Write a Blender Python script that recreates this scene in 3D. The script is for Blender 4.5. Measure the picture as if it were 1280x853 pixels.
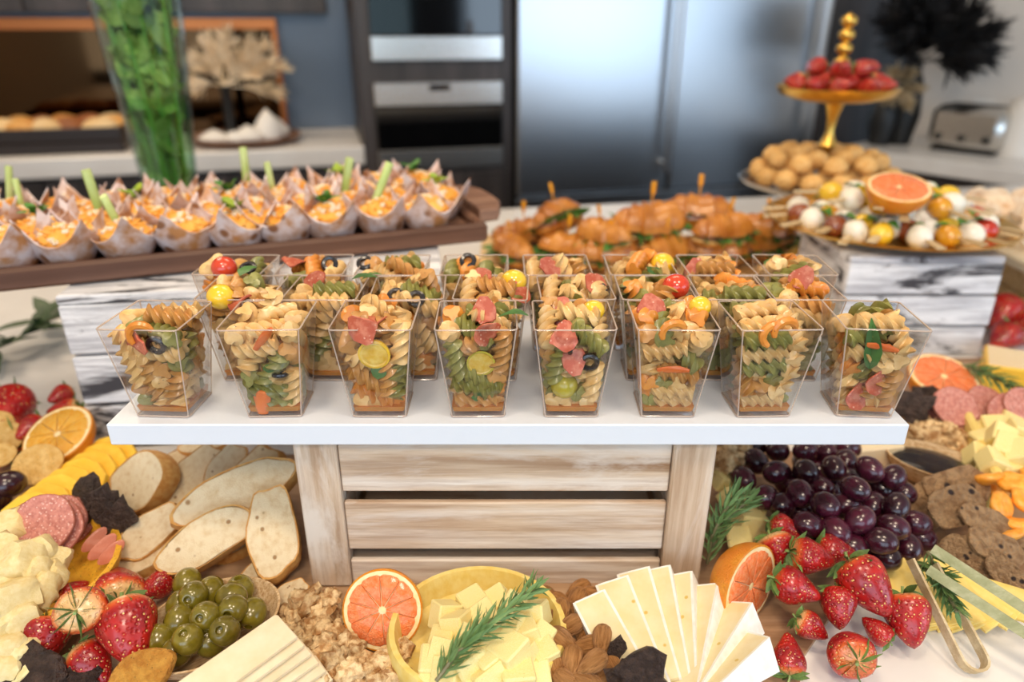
import bpy, math, random
import numpy as np
from mathutils import Vector, Matrix, noise
random.seed(7)
for o in list(bpy.data.objects): bpy.data.objects.remove(o)
scene = bpy.context.scene
C = scene.collection
# ------------------------------------------------------------------ camera
F = 895.0; PITCH = math.radians(23.9); H = 0.485      # table top is z = 0
SP, CP = math.sin(PITCH), math.cos(PITCH)
cam_d = bpy.data.cameras.new('camera'); cam = bpy.data.objects.new('camera', cam_d); C.objects.link(cam)
cam.location = (0, 0, H); cam.rotation_euler = (math.pi/2-PITCH, 0, 0)
cam_d.sensor_width = 36; cam_d.lens = F/1280*36
cam_d.clip_start = 0.02; cam_d.clip_end = 60
cam_d.dof.use_dof = True; cam_d.dof.focus_distance = 0.575; cam_d.dof.aperture_fstop = 3.2
scene.camera = cam
# ------------------------------------------------------------------ light
scene.view_settings.view_transform = 'Standard'; scene.view_settings.look = 'None'
scene.view_settings.gamma = 1; scene.view_settings.use_curve_mapping = False
scene.view_settings.exposure = 0.12
scene.cycles.transparent_max_bounces = 40
w = bpy.data.worlds.new('sky'); scene.world = w; w.use_nodes = True
w.node_tree.nodes['Background'].inputs[0].default_value = (0.62, 0.80, 1.0, 1)
w.node_tree.nodes['Background'].inputs[1].default_value = 1.0
def area(name, loc, aim, sx, sy, power, col):
    l = bpy.data.lights.new(name, 'AREA'); l.shape = 'RECTANGLE'; l.size = sx; l.size_y = sy
    l.energy = power; l.color = col
    o = bpy.data.objects.new(name, l); C.objects.link(o); o.location = loc
    o.rotation_euler = (Vector(aim)-Vector(loc)).to_track_quat('-Z', 'Y').to_euler()
    return o
WARM = (1.0, 0.80, 0.58); COOL = (0.64, 0.81, 1.0)
area('unseen_downlight', (-0.35, 0.0, 1.70), (-0.25, 0.62, 0), 0.3, 0.3, 8.5, WARM)
area('unseen_downlight', (0.55, -0.05, 1.70), (0.5, 0.7, 0), 0.3, 0.3, 8, WARM)
area('unseen_downlight', (0.1, -1.0, 1.68), (0.05, 0.6, 0.05), 0.4, 0.4, 17, (1.0, 0.84, 0.66))  # added warm fill from the front, brightens the faces turned to the camera
area('unseen_downlight', (0.2, 1.5, 1.72), (0.2, 1.5, 0), 0.9, 0.5, 8, WARM)
area('unseen_downlight', (-1.2, 1.5, 1.72), (-1.2, 1.5, 0), 0.5, 0.5, 9, WARM)
area('unseen_downlight', (-1.75, 2.75, 1.70), (-1.75, 2.95, 0), 1.2, 0.3, 14, WARM)  # added lamp, lifts the dim back counter and its plumes
area('window_daylight', (-0.6, -2.35, 0.75), (-0.6, 3, 0.2), 3.6, 1.5, 46, COOL)
area('window_daylight', (3.6, -1.6, 0.75), (0.6, 2.0, 0.2), 2.6, 1.7, 36, COOL)
# ------------------------------------------------------------------ pixel -> place
def ray(px, py):
    u = (px-640)/F; v = (py-426.5)/F
    return Vector((u, CP - v*SP, -(SP + v*CP)))
CAM = Vector((0, 0, H))
def P(px, py, z=0.0):
    d = ray(px, py); return CAM + d*((z-H)/d.z)
def PY(px, py, y):
    d = ray(px, py); return CAM + d*(y/d.y)
def onplane(px, py, c, n):
    d = ray(px, py); return CAM + d*((Vector(c)-CAM).dot(n)/d.dot(n))
def pxm(p):            # metres per pixel at point p
    p = Vector(p)-CAM; return (p.y*CP - p.z*SP)/F
# ------------------------------------------------------------------ colour + materials
def c(h):
    h = h.lstrip('#'); v = [int(h[i:i+2], 16)/255 for i in (0, 2, 4)]
    return tuple(x/12.92 if x <= .04045 else ((x+.055)/1.055)**2.4 for x in v)+(1,)
class NT:
    def __init__(s, name):
        s.m = bpy.data.materials.new(name); s.m.use_nodes = True
        s.t = s.m.node_tree; s.n = s.t.nodes; s.b = s.n['Principled BSDF']
    def new(s, typ, **kw):
        n = s.n.new(typ)
        for k, v in kw.items(): setattr(n, k, v)
        return n
    def link(s, a, b): s.t.links.new(a, b)
    def coords(s, scale=(1,1,1), rnd=True):
        tc = s.new('ShaderNodeTexCoord'); mp = s.new('ShaderNodeMapping'); mp.inputs['Scale'].default_value = scale
        if rnd:
            oi = s.new('ShaderNodeObjectInfo'); va = s.new('ShaderNodeVectorMath', operation='SCALE')
            cb = s.new('ShaderNodeCombineXYZ')
            for i in range(3): s.link(oi.outputs['Random'], cb.inputs[i])
            s.link(cb.outputs[0], va.inputs[0]); va.inputs['Scale'].default_value = 37.0
            ad = s.new('ShaderNodeVectorMath', operation='ADD')
            s.link(tc.outputs['Object'], mp.inputs['Vector']); s.link(mp.outputs[0], ad.inputs[0]); s.link(va.outputs[0], ad.inputs[1])
            return ad.outputs[0]
        s.link(tc.outputs['Object'], mp.inputs['Vector']); return mp.outputs[0]
    def noise(s, vec, scale=5, detail=4, rough=.55, dist=0):
        n = s.new('ShaderNodeTexNoise'); n.inputs['Scale'].default_value = scale; n.inputs['Detail'].default_value = detail
        n.inputs['Roughness'].default_value = rough; n.inputs['Distortion'].default_value = dist
        s.link(vec, n.inputs['Vector']); return n.outputs[0]
    def voronoi(s, vec, scale=5, feature='F1'):
        n = s.new('ShaderNodeTexVoronoi', feature=feature); n.inputs['Scale'].default_value = scale
        s.link(vec, n.inputs['Vector']); return n.outputs['Distance']
    def ramp(s, fac, stops):
        r = s.new('ShaderNodeValToRGB'); e = r.color_ramp.elements
        while len(e) < len(stops): e.new(0.5)
        for el, (p, col) in zip(e, stops): el.position = p; el.color = col
        s.link(fac, r.inputs[0]); return r.outputs[0]
    def mix(s, fac, a, b):
        m = s.new('ShaderNodeMix', data_type='RGBA')
        if isinstance(fac, (int, float)): m.inputs[0].default_value = fac
        else: s.link(fac, m.inputs[0])
        for k, x in ((6, a), (7, b)):
            if isinstance(x, tuple): m.inputs[k].default_value = x
            else: s.link(x, m.inputs[k])
        return m.outputs[2]
    def bump(s, h, strength=.3, dist=.002):
        b = s.new('ShaderNodeBump'); b.inputs['Strength'].default_value = strength; b.inputs['Distance'].default_value = dist
        s.link(h, b.inputs['Height']); s.link(b.outputs[0], s.b.inputs['Normal'])
    def set(s, col=None, rough=None, metal=None, spec=None, coat=None, sss=None, sssr=None, trans=None, ior=None):
        B = s.b.inputs
        if col is not None:
            if isinstance(col, tuple): B['Base Color'].default_value = col
            else: s.link(col, B['Base Color'])
        if rough is not None: B['Roughness'].default_value = rough
        if metal is not None: B['Metallic'].default_value = metal
        if spec is not None: B['Specular IOR Level'].default_value = spec
        if coat is not None: B['Coat Weight'].default_value = coat; B['Coat Roughness'].default_value = .12
        if sss is not None:
            B['Subsurface Weight'].default_value = sss; B['Subsurface Radius'].default_value = sssr or (.6, .4, .2)
            B['Subsurface Scale'].default_value = .004
        if trans is not None: B['Transmission Weight'].default_value = trans
        if ior is not None: B['IOR'].default_value = ior
        return s.m
MATS = {}
def food(name, c1, c2=None, scale=60, lo=.35, hi=.65, rough=.45, bump=.25, bscale=None, bdist=.001, spots=None, spot_scale=120, spot_cut=.12,
         coat=0, sss=None, vary=.12, stretch=(1,1,1), detail=4, spec=.5):
    """two-tone noise colour with fine relief, optional small spots, and a little change of shade from one piece to the next"""
    t = NT(name); v = t.coords(stretch)
    col = c(c1)
    if c2: col = t.ramp(t.noise(v, scale, detail), [(lo, c(c1)), (hi, c(c2))])
    if spots:
        d = t.voronoi(v, spot_scale); f = t.ramp(d, [(spot_cut*.6, (1,1,1,1)), (spot_cut, (0,0,0,1))])
        col = t.mix(f, col, c(spots))
    if vary:
        oi = t.new('ShaderNodeObjectInfo'); hs = t.new('ShaderNodeHueSaturation')
        mr = t.new('ShaderNodeMapRange'); mr.inputs[3].default_value = 1-vary; mr.inputs[4].default_value = 1+vary
        t.link(oi.outputs['Random'], mr.inputs[0]); t.link(mr.outputs[0], hs.inputs['Value'])
        if isinstance(col, tuple): hs.inputs['Color'].default_value = col
        else: t.link(col, hs.inputs['Color'])
        col = hs.outputs[0]
    if bump: t.bump(t.noise(v, bscale or scale*2.5, 5), bump, bdist)
    MATS[name] = t.set(col, rough, coat=coat, sss=sss, spec=spec); return t.m
def plain(name, col, rough=.5, metal=0, **k):
    t = NT(name); MATS[name] = t.set(c(col), rough, metal, **k); return t.m
def wood(name, base, dark, light, along=0, scale=14, stretch=.06, rough=.6, bump=.35, lo=.35, hi=.62, wear=None, wear_cut=(.5,.62), wscale=6):
    t = NT(name); s = [1,1,1]; s[along] = stretch; v = t.coords(tuple(s))
    n1 = t.noise(v, scale, 6, .65, .6); n2 = t.noise(v, scale*6, 5, .7)
    col = t.ramp(n1, [(lo, c(dark)), ((lo+hi)/2, c(base)), (hi, c(light))])
    col = t.mix(t.ramp(n2, [(.42,(0,0,0,1)), (.62,(.55,.55,.55,1))]), col, c(dark))
    if wear:
        s2 = [1,1,1]; s2[along] = .3; v2 = t.coords(tuple(s2))
        col = t.mix(t.ramp(t.noise(v2, wscale, 6, .7, 1.2), [(wear_cut[0],(0,0,0,1)), (wear_cut[1],(1,1,1,1))]), col, c(wear))
    t.bump(n2, bump, .0012)
    MATS[name] = t.set(col, rough); return t.m
def clear(name, tint='#ffffff', rough=.03, ior=1.45, boost=1.0, haze=0.0):
    """thin clear plastic or glass: see-through, with a Fresnel reflection"""
    t = NT(name); out = t.n['Material Output']
    tr = t.new('ShaderNodeBsdfTransparent'); tr.inputs[0].default_value = c(tint)
    gl = t.new('ShaderNodeBsdfGlossy'); gl.inputs['Roughness'].default_value = rough
    lw = t.new('ShaderNodeLayerWeight'); lw.inputs[0].default_value = .5
    pw = t.new('ShaderNodeMath', operation='POWER'); pw.inputs[1].default_value = 4.0; t.link(lw.outputs['Facing'], pw.inputs[0])
    mu = t.new('ShaderNodeMath', operation='MULTIPLY_ADD'); mu.inputs[1].default_value = .85*boost; mu.inputs[2].default_value = ((ior-1)/(ior+1))**2*boost; t.link(pw.outputs[0], mu.inputs[0])
    mx = t.new('ShaderNodeMixShader'); t.link(mu.outputs[0], mx.inputs[0]); t.link(tr.outputs[0], mx.inputs[1]); t.link(gl.outputs[0], mx.inputs[2])
    res = mx
    if haze:
        df = t.new('ShaderNodeBsdfDiffuse'); df.inputs[0].default_value = c(tint)
        m2 = t.new('ShaderNodeMixShader'); m2.inputs[0].default_value = haze
        t.link(mx.outputs[0], m2.inputs[1]); t.link(df.outputs[0], m2.inputs[2]); res = m2
    t.link(res.outputs[0], out.inputs['Surface']); t.n.remove(t.b)
    MATS[name] = t.m; return t.m
# ------------------------------------------------------------------ mesh pieces: each returns (verts, faces)
def box(sx, sy, sz, b=.0015, at=(0,0,0)):
    hx, hy, hz = sx/2, sy/2, sz/2; b = min(b, hx*.9, hy*.9, hz*.9); V = []; idx = {}
    for i in (-1,1):
        for j in (-1,1):
            for k in (-1,1):
                idx[i,j,k] = len(V)
                V += [(i*hx, j*(hy-b), k*(hz-b)), (i*(hx-b), j*hy, k*(hz-b)), (i*(hx-b), j*(hy-b), k*hz)]
    V = [(x+at[0], y+at[1], z+at[2]) for x, y, z in V]; Fc = []
    for s in (-1,1):
        Fc.append([idx[s,j,k] for j,k in ((-1,-1),(1,-1),(1,1),(-1,1))][::s])
        Fc.append([idx[i,s,k]+1 for i,k in ((-1,-1),(-1,1),(1,1),(1,-1))][::s])
        Fc.append([idx[i,j,s]+2 for i,j in ((-1,-1),(1,-1),(1,1),(-1,1))][::s])
    for i in (-1,1):
        for j in (-1,1):
            a, e = idx[i,j,-1], idx[i,j,1]; Fc.append([a, a+1, e+1, e][::i*j])
            a, e = idx[i,-1,j], idx[i,1,j]; Fc.append([a, e, e+2, a+2][::i*j])
            a, e = idx[-1,i,j], idx[1,i,j]; Fc.append([a+1, a+2, e+2, e+1][::i*j])
            for k in (-1,1): a = idx[i,j,k]; Fc.append([a, a+1, a+2][::i*j*k])
    return V, Fc
def lathe(prof, seg=24, a0=0):
    V = []; Fc = []; rings = []
    for r, z in prof:
        if r < 1e-7: rings.append([len(V)]); V.append((0,0,z))
        else:
            rings.append(list(range(len(V), len(V)+seg)))
            V += [(r*math.cos(a0+2*math.pi*i/seg), r*math.sin(a0+2*math.pi*i/seg), z) for i in range(seg)]
    for A, B in zip(rings, rings[1:]):
        for i in range(seg):
            j = (i+1) % seg
            if len(A) == 1 and len(B) == 1: break
            if len(A) == 1: Fc.append([A[0], B[j], B[i]])
            elif len(B) == 1: Fc.append([A[i], A[j], B[0]])
            else: Fc.append([A[i], A[j], B[j], B[i]])
    return V, Fc
def ellipsoid(rx, ry, rz, u=16, v=10):
    V, Fc = lathe([(math.sin(math.pi*i/v) if 0 < i < v else 0, -math.cos(math.pi*i/v)) for i in range(v+1)], u)
    return [(x*rx, y*ry, z*rz) for x, y, z in V], Fc
def tube(path, rad, seg=8, caps=True):
    path = [Vector(p) for p in path]; n = len(path)
    if not hasattr(rad, '__len__'): rad = [rad]*n
    V = []; Fc = []; up = None
    for i, p in enumerate(path):
        t = (path[min(i+1,n-1)]-path[max(i-1,0)]).normalized()
        if up is None: up = t.orthogonal().normalized()
        up = (up - t*up.dot(t)).normalized(); s = t.cross(up)
        V += [tuple(p + (up*math.cos(2*math.pi*k/seg)+s*math.sin(2*math.pi*k/seg))*rad[i]) for k in range(seg)]
    for i in range(n-1):
        for k in range(seg):
            j = (k+1) % seg; Fc.append([i*seg+k, i*seg+j, (i+1)*seg+j, (i+1)*seg+k])
    if caps: Fc += [list(range(seg))[::-1], list(range((n-1)*seg, n*seg))]
    return V, Fc
def slab(outline, th, b=.002):
    """extruded outline (counter-clockwise), edges chamfered; z from 0 to th"""
    n = len(outline); cx = sum(p[0] for p in outline)/n; cy = sum(p[1] for p in outline)/n; V = []; Fc = []
    def ring(z, ins):
        r = []
        for x, y in outline:
            d = math.hypot(x-cx, y-cy) or 1; k = max(0, 1-ins/d); r.append(len(V)); V.append((cx+(x-cx)*k, cy+(y-cy)*k, z))
        return r
    R = [ring(0, b), ring(min(b, th*.4), 0), ring(th-min(b, th*.4), 0), ring(th, b)]
    for A, B in zip(R, R[1:]):
        for i in range(n): j = (i+1) % n; Fc.append([A[i], A[j], B[j], B[i]])
    Fc += [R[0][::-1], R[3]]
    return V, Fc
def leafm(L, W, curl=.2, fold=.25, n=6, point=1.0):
    """a leaf along +x with a mid-rib fold; double row of quads"""
    V = []; Fc = []
    for i in range(n+1):
        t = i/n; wd = W*.5*math.sin(math.pi*min(1, t**.8*.97+.03))**point if 0 < i < n else W*.03
        z = -curl*L*t*t
        V += [(L*t, -wd, z+fold*wd), (L*t, 0, z), (L*t, wd, z+fold*wd)]
    for i in range(n):
        for k in (0,1): a = i*3+k; Fc.append([a, a+3, a+4, a+1])
    return V, Fc
def xf(part, M): return [tuple(M @ Vector(v)) for v in part[0]], part[1]
def join(*parts):
    V = []; Fc = []
    for v, f in parts:
        o = len(V); V += list(v); Fc += [[i+o for i in q] for q in f]
    return V, Fc
def rough_up(part, amp, freq, seed=0):
    V = [];
    for v in part[0]:
        p = Vector(v); n = noise.noise_vector(p*freq+Vector((seed*7.3, seed*3.1, seed)))
        V.append(tuple(p+n*amp))
    return V, part[1]
def me(name, part, mat, smooth=True, mats=None, midx=None):
    m = bpy.data.meshes.new(name); m.from_pydata([tuple(v) for v in part[0]], [], [list(f) for f in part[1]])
    for x in (mats or [mat]): m.materials.append(MATS[x] if isinstance(x, str) else x)
    if midx is not None: m.polygons.foreach_set('material_index', midx)
    m.polygons.foreach_set('use_smooth', [smooth]*len(m.polygons))
    if smooth: m.set_sharp_from_angle(angle=math.radians(42))
    m.update(); return m
def ob(name, mesh, parent=None, M=None, label=None, cat=None, group=None, kind=None):
    o = bpy.data.objects.new(name, mesh); C.objects.link(o)
    if parent: o.parent = parent
    if M is not None: o.matrix_basis = M
    if label: o['label'] = label
    if cat: o['category'] = cat
    if group: o['group'] = group
    if kind: o['kind'] = kind
    return o
def thing(name, M, label, cat, group=None): return ob(name, None, None, M, label, cat, group)
def T(x=0, y=0, z=0): return Matrix.Translation((x, y, z))
def RX(a): return Matrix.Rotation(math.radians(a), 4, 'X')
def RY(a): return Matrix.Rotation(math.radians(a), 4, 'Y')
def RZ(a): return Matrix.Rotation(math.radians(a), 4, 'Z')
def S(x, y=None, z=None): return Matrix.Diagonal((x, x if y is None else y, x if z is None else z, 1))
def frame(o, x, n):
    """matrix with origin o, x axis along x, z axis as near n as it can be"""
    x = Vector(x).normalized(); n = Vector(n); n = (n - x*n.dot(x)).normalized(); y = n.cross(x)
    m = Matrix((x, y, n)).transposed().to_4x4(); m.translation = Vector(o); return m
UP = Vector((0, 0, 1)); FACE = Vector((0, -.55, .83)); STEEP = Vector((0, -.85, .5))
def lay(a, b, z, n=UP):
    """frame whose x axis runs from pixel a to pixel b on the plane through (mid, height z) with normal n; and that length"""
    n = Vector(n).normalized(); o = P((a[0]+b[0])/2, (a[1]+b[1])/2, z)
    A = onplane(a[0], a[1], o, n); B = onplane(b[0], b[1], o, n)
    return frame((A+B)/2, B-A, n), (B-A).length
rnd = random.uniform
# ------------------------------------------------------------------ materials of the setting
plain('wall_paint', '#e9e2da', .8); plain('ceiling_paint', '#f2eee8', .85); plain('dark_wall', '#3a2f2a', .7)
wood('floor_wood', '#5b4a3c', '#33291f', '#7d6955', along=0, scale=5, rough=.45)
wood('cabinet_wood', '#3d3634', '#2a2422', '#4b4341', along=2, scale=10, rough=.42, bump=.15)
plain('panel_blue', '#5d7088', .28, spec=.8); plain('copper_trim', '#b9703f', .35, .8)
plain('oven_glass', '#07080a', .06, spec=.9); plain('black_plastic', '#141414', .45)
t = NT('steel'); v = t.coords((.6, 40, 40), False); t.bump(t.noise(v, 60, 3), .06, .0006); MATS['steel'] = t.set(c('#c9cdd2'), .30, 1.0); t.b.inputs['Anisotropic'].default_value = .5
t = NT('oven_steel'); v = t.coords((.6, 40, 40), False); t.bump(t.noise(v, 60, 3), .06, .0006); MATS['oven_steel'] = t.set(c('#d6d2cc'), .25, 1.0)
t = NT('bronze_mirror'); MATS['bronze_mirror'] = t.set(c('#4a3420'), .05, 1.0)
t = NT('quartz'); v = t.coords(); MATS['quartz'] = t.set(t.ramp(t.noise(v, 3, 5), [(.4, c('#f1eeea')), (.65, c('#e6e1dc'))]), .3)
t = NT('white_lacquer'); v = t.coords(); t.bump(t.noise(v, 300, 3), .02, .0003); MATS['white_lacquer'] = t.set(c('#dde3ec'), .32)
wood('crate_wood', '#d8c0a6', '#97704e', '#ebe1d6', along=0, scale=16, stretch=.05, rough=.7, lo=.30, hi=.6, wear='#e0d4c8', wear_cut=(.5,.66), wscale=9)
wood('crate_post', '#d6bfa6', '#9d7a5a', '#e8ddd0', along=2, scale=16, stretch=.06, rough=.7, lo=.30, hi=.6, wear='#ddd0c2', wear_cut=(.48,.64), wscale=11)
wood('walnut', '#7d5844', '#553626', '#a27d65', along=0, scale=12, stretch=.05, rough=.5)
wood('whitewash', '#dcdde2', '#77767e', '#f0f1f4', along=0, scale=22, stretch=.07, rough=.75, lo=.30, hi=.52, wear='#3f3d42', wear_cut=(.53,.60), wscale=12)
wood('pine', '#d9b47c', '#b98a50', '#ead0a0', along=0, scale=14, rough=.6)
wood('serving_wood', '#a88363', '#86623f', '#c19f7e', along=0, scale=10, rough=.5)
wood('bamboo', '#cdb48a', '#a98c5e', '#e2d0ac', along=0, scale=20, stretch=.03, rough=.55, bump=.1)
wood('bamboo_green', '#b6b58c', '#8c8f63', '#d0cfae', along=0, scale=20, stretch=.03, rough=.55, bump=.1)
wood('palm_leaf', '#d9b88a', '#a97a4a', '#ecd6b0', along=0, scale=24, stretch=.08, rough=.7)
plain('gold', '#e0b458', .3, 1.0); plain('silver_plate', '#cdbfae', .2, 1.0)
clear('clear_plastic', '#fdfdfd', .04, 1.42, .85); clear('plastic_edge', '#efe2d6', .08, 1.5, 1.2, .35); clear('oil_dressing', '#eda53a', .05, 1.4, .8, .45); clear('vase_glass', '#f2faf6', .02, 1.45, .9); clear('water', '#d9ead8', .02, 1.2, .5)
clear('glass_plate', '#f0ede6', .05, 1.5, 1.0, .15)
# ------------------------------------------------------------------ the kitchen behind
def struct(name, part, mat, M=None, smooth=False, parent=None):
    return ob(name, me(name, part, mat, smooth), parent, M, kind=None if parent else 'structure')
FL = -0.92; CE = 1.78
fl = struct('floor', box(11, 11, .05), 'floor_wood', T(.3, 1.4, FL-.025))
struct('ceiling', box(11, 11, .05), 'ceiling_paint', T(.3, 1.4, CE+.025))
KA = math.radians(14.6); K0 = P(455, 183, 0)
kx = Vector((math.cos(KA), math.sin(KA), 0)); ky = Vector((-math.sin(KA), math.cos(KA), 0))
KM = Matrix.Translation(K0) @ Matrix.Rotation(KA, 4, 'Z')
def kq(px, py, v=0.0):
    """kitchen coordinates (u along the cabinets, height) where the sight line meets the plane v behind the cabinet fronts"""
    p = onplane(px, py, K0+ky*v, ky)-K0; return p.dot(kx), p.z
def kbox(u0, u1, v0, v1, z0, z1, b=.003): return box(u1-u0, v1-v0, z1-z0, b), KM @ T((u0+u1)/2, (v0+v1)/2, (z0+z1)/2)
def kpart(name, mat, par, u0, u1, v0, v1, z0, z1, b=.003):
    p, M = kbox(u0, u1, v0, v1, z0, z1, b); return ob(name, me(name, p, mat, False), par, par.matrix_basis.inverted() @ M if par else M)
p, M = kbox(-2.6, 3.2, .66, .74, FL, CE); struct('wall_back', p, 'panel_blue', M)
p, M = kbox(-2.68, -2.6, -5.5, .74, FL, CE); struct('wall_left', p, 'wall_paint', M)
# wall with windows behind the photographer
wins = [(-2.8, -2.15), (-1.75, -1.25), (-.5, .05), (.9, 1.9)]; wy = -2.5; xs = [-4.2]+[x for wn in wins for x in wn]+[2.5]
parts = [box(xs[-1]-xs[0], .12, 1.0, .002, ((xs[0]+xs[-1])/2, wy, FL+.5)), box(xs[-1]-xs[0], .12, CE-1.5, .002, ((xs[0]+xs[-1])/2, wy, (CE+1.5)/2))]
for i in range(0, len(xs), 2): parts.append(box(xs[i+1]-xs[i], .12, 1.42, .002, ((xs[i]+xs[i+1])/2, wy, .79)))
struct('wall_front', join(*parts), 'dark_wall')
for i, (a, b) in enumerate(wins):
    wf = struct('window_%d' % (i+1), join(box(.03, .08, 1.42, .004, (a+.015, wy, .79)), box(.03, .08, 1.42, .004, (b-.015, wy, .79)), box(b-a-.06, .08, .03, .004, ((a+b)/2, wy, 1.485)), box(b-a-.06, .08, .03, .004, ((a+b)/2, wy, .095))), 'black_plastic')
    struct('pane', box(b-a-.06, .006, 1.36, .001, ((a+b)/2, wy, .79)), 'vase_glass', parent=wf)
# back counter, niche, wall cabinets
um = kq(346, 100, .6)[0]; zt = kq(200, 31, .6)[1]
o = thing('base_cabinet_run', KM, 'dark wood base cabinets under the pale back counter', 'cabinet')
kpart('body', 'cabinet_wood', o, -2.55, -.01, .05, .64, FL+.1, -.082); kpart('plinth', 'black_plastic', o, -2.55, -.01, .09, .6, FL, FL+.098)
for i in range(4): kpart('door', 'cabinet_wood', o, -2.54+i*.634, -2.54+i*.634+.628, .028, .049, FL+.1, -.09)
p, M = kbox(-2.55, 0, 0, .65, -.08, 0, .006); ob('back_countertop', me('back_countertop', p, 'quartz', False), None, M, 'thick white stone counter along the back wall', 'countertop')
p, M = kbox(-2.55, um, .60, .655, .001, zt); ob('mirror_splashback', me('mirror_splashback', p, 'bronze_mirror', False), None, M, 'dark bronze mirror splashback behind the bread rolls', 'mirror')
o = thing('copper_frame', KM, 'copper coloured trim around the mirror splashback', 'trim')
kpart('rail', 'copper_trim', o, -2.55, um+.03, .57, .598, zt-.02, zt+.03); kpart('stile', 'copper_trim', o, um, um+.03, .57, .598, .001, zt-.022)
o = thing('wall_cabinet_run', KM, 'dark wall cabinets above the copper trim', 'cabinet')
kpart('body', 'cabinet_wood', o, -2.55, -.09, .5, .655, zt+.05, CE-.02)
for i in range(4): kpart('door', 'cabinet_wood', o, -2.55+i*.615, -2.55+i*.615+.609, .478, .499, zt+.05, CE-.03)
# oven tower
ut = kq(640, 100)[0]
tower = thing('oven_tower', KM, 'tall dark cabinet holding two built-in ovens', 'cabinet')
kpart('body', 'cabinet_wood', tower, 0, ut, .001, .64, FL+.1, CE-.02); kpart('plinth', 'black_plastic', tower, .02, ut-.02, .06, .6, FL, FL+.098)
u0, _ = kq(463, 60); u1, _ = kq(626, 60)
zl = [kq(545, y)[1] for y in (-62, 45, 75, 102, 131, 185, 209)]
kpart('drawer_front', 'cabinet_wood', tower, .012, ut-.012, -.02, 0, FL+.1, zl[6]-.03)
def oven(label, zs, M=KM):
    o = thing('wall_oven', KM @ T(u0, -.002, zs[0][1]), label, 'oven')
    for nm, a, b, mt, d in zs:
        kpart(nm, mt, o, u0, u1, -d, -.002, a, b)
    return o
o1 = oven('black glass upper oven with a steel lower strip', [('door_glass', zl[1]+.004, zl[0], 'oven_glass', .022), ('steel_strip', zl[2], zl[1], 'oven_steel', .03)])
kpart('handle', 'oven_steel', o1, u0+.06, u1-.06, -.075, -.055, zl[0]-.07, zl[0]-.045)
for s in (u0+.1, u1-.1): kpart('handle_post', 'oven_steel', o1, s-.01, s+.01, -.055, -.022, zl[0]-.066, zl[0]-.05)
o2 = oven('lower built-in oven with a steel control panel and black glass door', [('control_panel', zl[4], zl[3], 'oven_steel', .03), ('door_glass', zl[5]+.003, zl[4]-.003, 'oven_glass', .024), ('steel_strip', zl[6], zl[5], 'oven_steel', .03)])
um2 = (u0+u1)/2; kpart('display', 'oven_glass', o2, um2-.045, um2+.045, -.032, -.0301, zl[4]+.06, zl[4]+.085)
# refrigerator
fv = -.03; f0 = kq(646, 100, fv)[0]; fs = kq(846, 100, fv)[0]; f1 = kq(1021, 100, fv)[0]; fz = kq(740, 241, fv)[1]
fr = thing('refrigerator', KM @ T(f0, 0, FL), 'tall stainless steel double door refrigerator', 'refrigerator')
kpart('body', 'black_plastic', fr, f0, f1, .0, .64, FL+.03, 1.62); kpart('door', 'steel', fr, f0+.004, fs-.010, fv, -.002, fz, 1.6, .008); kpart('door', 'steel', fr, fs+.006, f1-.004, fv, -.002, fz, 1.6, .008)
kpart('grille', 'steel', fr, f0+.004, f1-.004, fv+.004, -.002, FL+.1, fz-.012)
for ua, ub in ((fs-.06, fs-.03), (f1-.055, f1-.025)):
    h = kpart('handle', 'steel', fr, ua, ub, fv-.075, fv-.045, kq(835, 213, fv)[1], 1.2, .008)
    for zz in (kq(835, 205, fv)[1], 1.1): kpart('handle_post', 'steel', fr, ua+.005, ub-.005, fv-.045, fv, zz, zz+.02)
p, M = kbox(f1+.012, f1+.62, -.02, .64, FL, CE-.01); ob('tall_cabinet_panel', me('tall_cabinet_panel', p, 'cabinet_wood', False), None, M, 'tall dark cabinet panel beside the refrigerator', 'cabinet')
# angled counter and white wall on the other side
A = P(1040, 183, 0); B = P(1280, 214, 0); e = (B-A).normalized(); RM = frame(A, e, UP)      # x along the counter, y away from the room
def rq(px, py, v, w=0):
    nrm = RM.to_3x3() @ Vector((0,1,0)); p = RM.inverted() @ onplane(px, py, A+nrm*v, nrm); return p
def rpart(name, mat, u0, u1, v0, v1, z0, z1, label=None, cat=None, par=None, b=.004):
    return ob(name, me(name, box(u1-u0, v1-v0, z1-z0, b), mat, False), par, (T if par else (lambda x,y,z: RM @ T(x,y,z)))((u0+u1)/2, (v0+v1)/2, (z0+z1)/2), label, cat)
o = rpart('wall_right', 'wall_paint', .0, 4.5, .62, .7, FL, CE); o['kind'] = 'structure'
rpart('side_countertop', 'quartz', .02, 3.0, 0, .61, -.06, 0, 'white stone side counter carrying the toaster', 'countertop')
o = thing('side_base_cabinet', RM, 'dark base cabinets under the side counter', 'cabinet'); rpart('body', 'cabinet_wood', .04, 2.98, .05, .6, FL, -.062, par=o)
for i in range(4): rpart('door', 'cabinet_wood', .05+i*.733, .05+i*.733+.725, .028, .049, FL+.1, -.07, par=o)
# island
wi = Matrix.Rotation(math.radians(11), 4, 'Z'); ib = P(780, 254, 0)
def ibox(x0, x1, y0, y1, z0, z1, b): return box(x1-x0, y1-y0, z1-z0, b), Matrix.Translation((ib.x, ib.y, 0)) @ wi @ T((x0+x1)/2, (y0+y1)/2, (z0+z1)/2)
p, M = ibox(-2.6, 1.5, -1.75, 0, -.05, 0, .004); ob('island_countertop', me('island_countertop', p, 'quartz', False), None, M, 'white stone island top under the whole buffet', 'countertop')
p, M = ibox(-2.55, 1.45, -1.55, -.04, FL, -.051, .004); ob('island_cabinet', me('island_cabinet', p, 'cabinet_wood', False), None, M, 'dark wood island base under the white top', 'cabinet')
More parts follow.
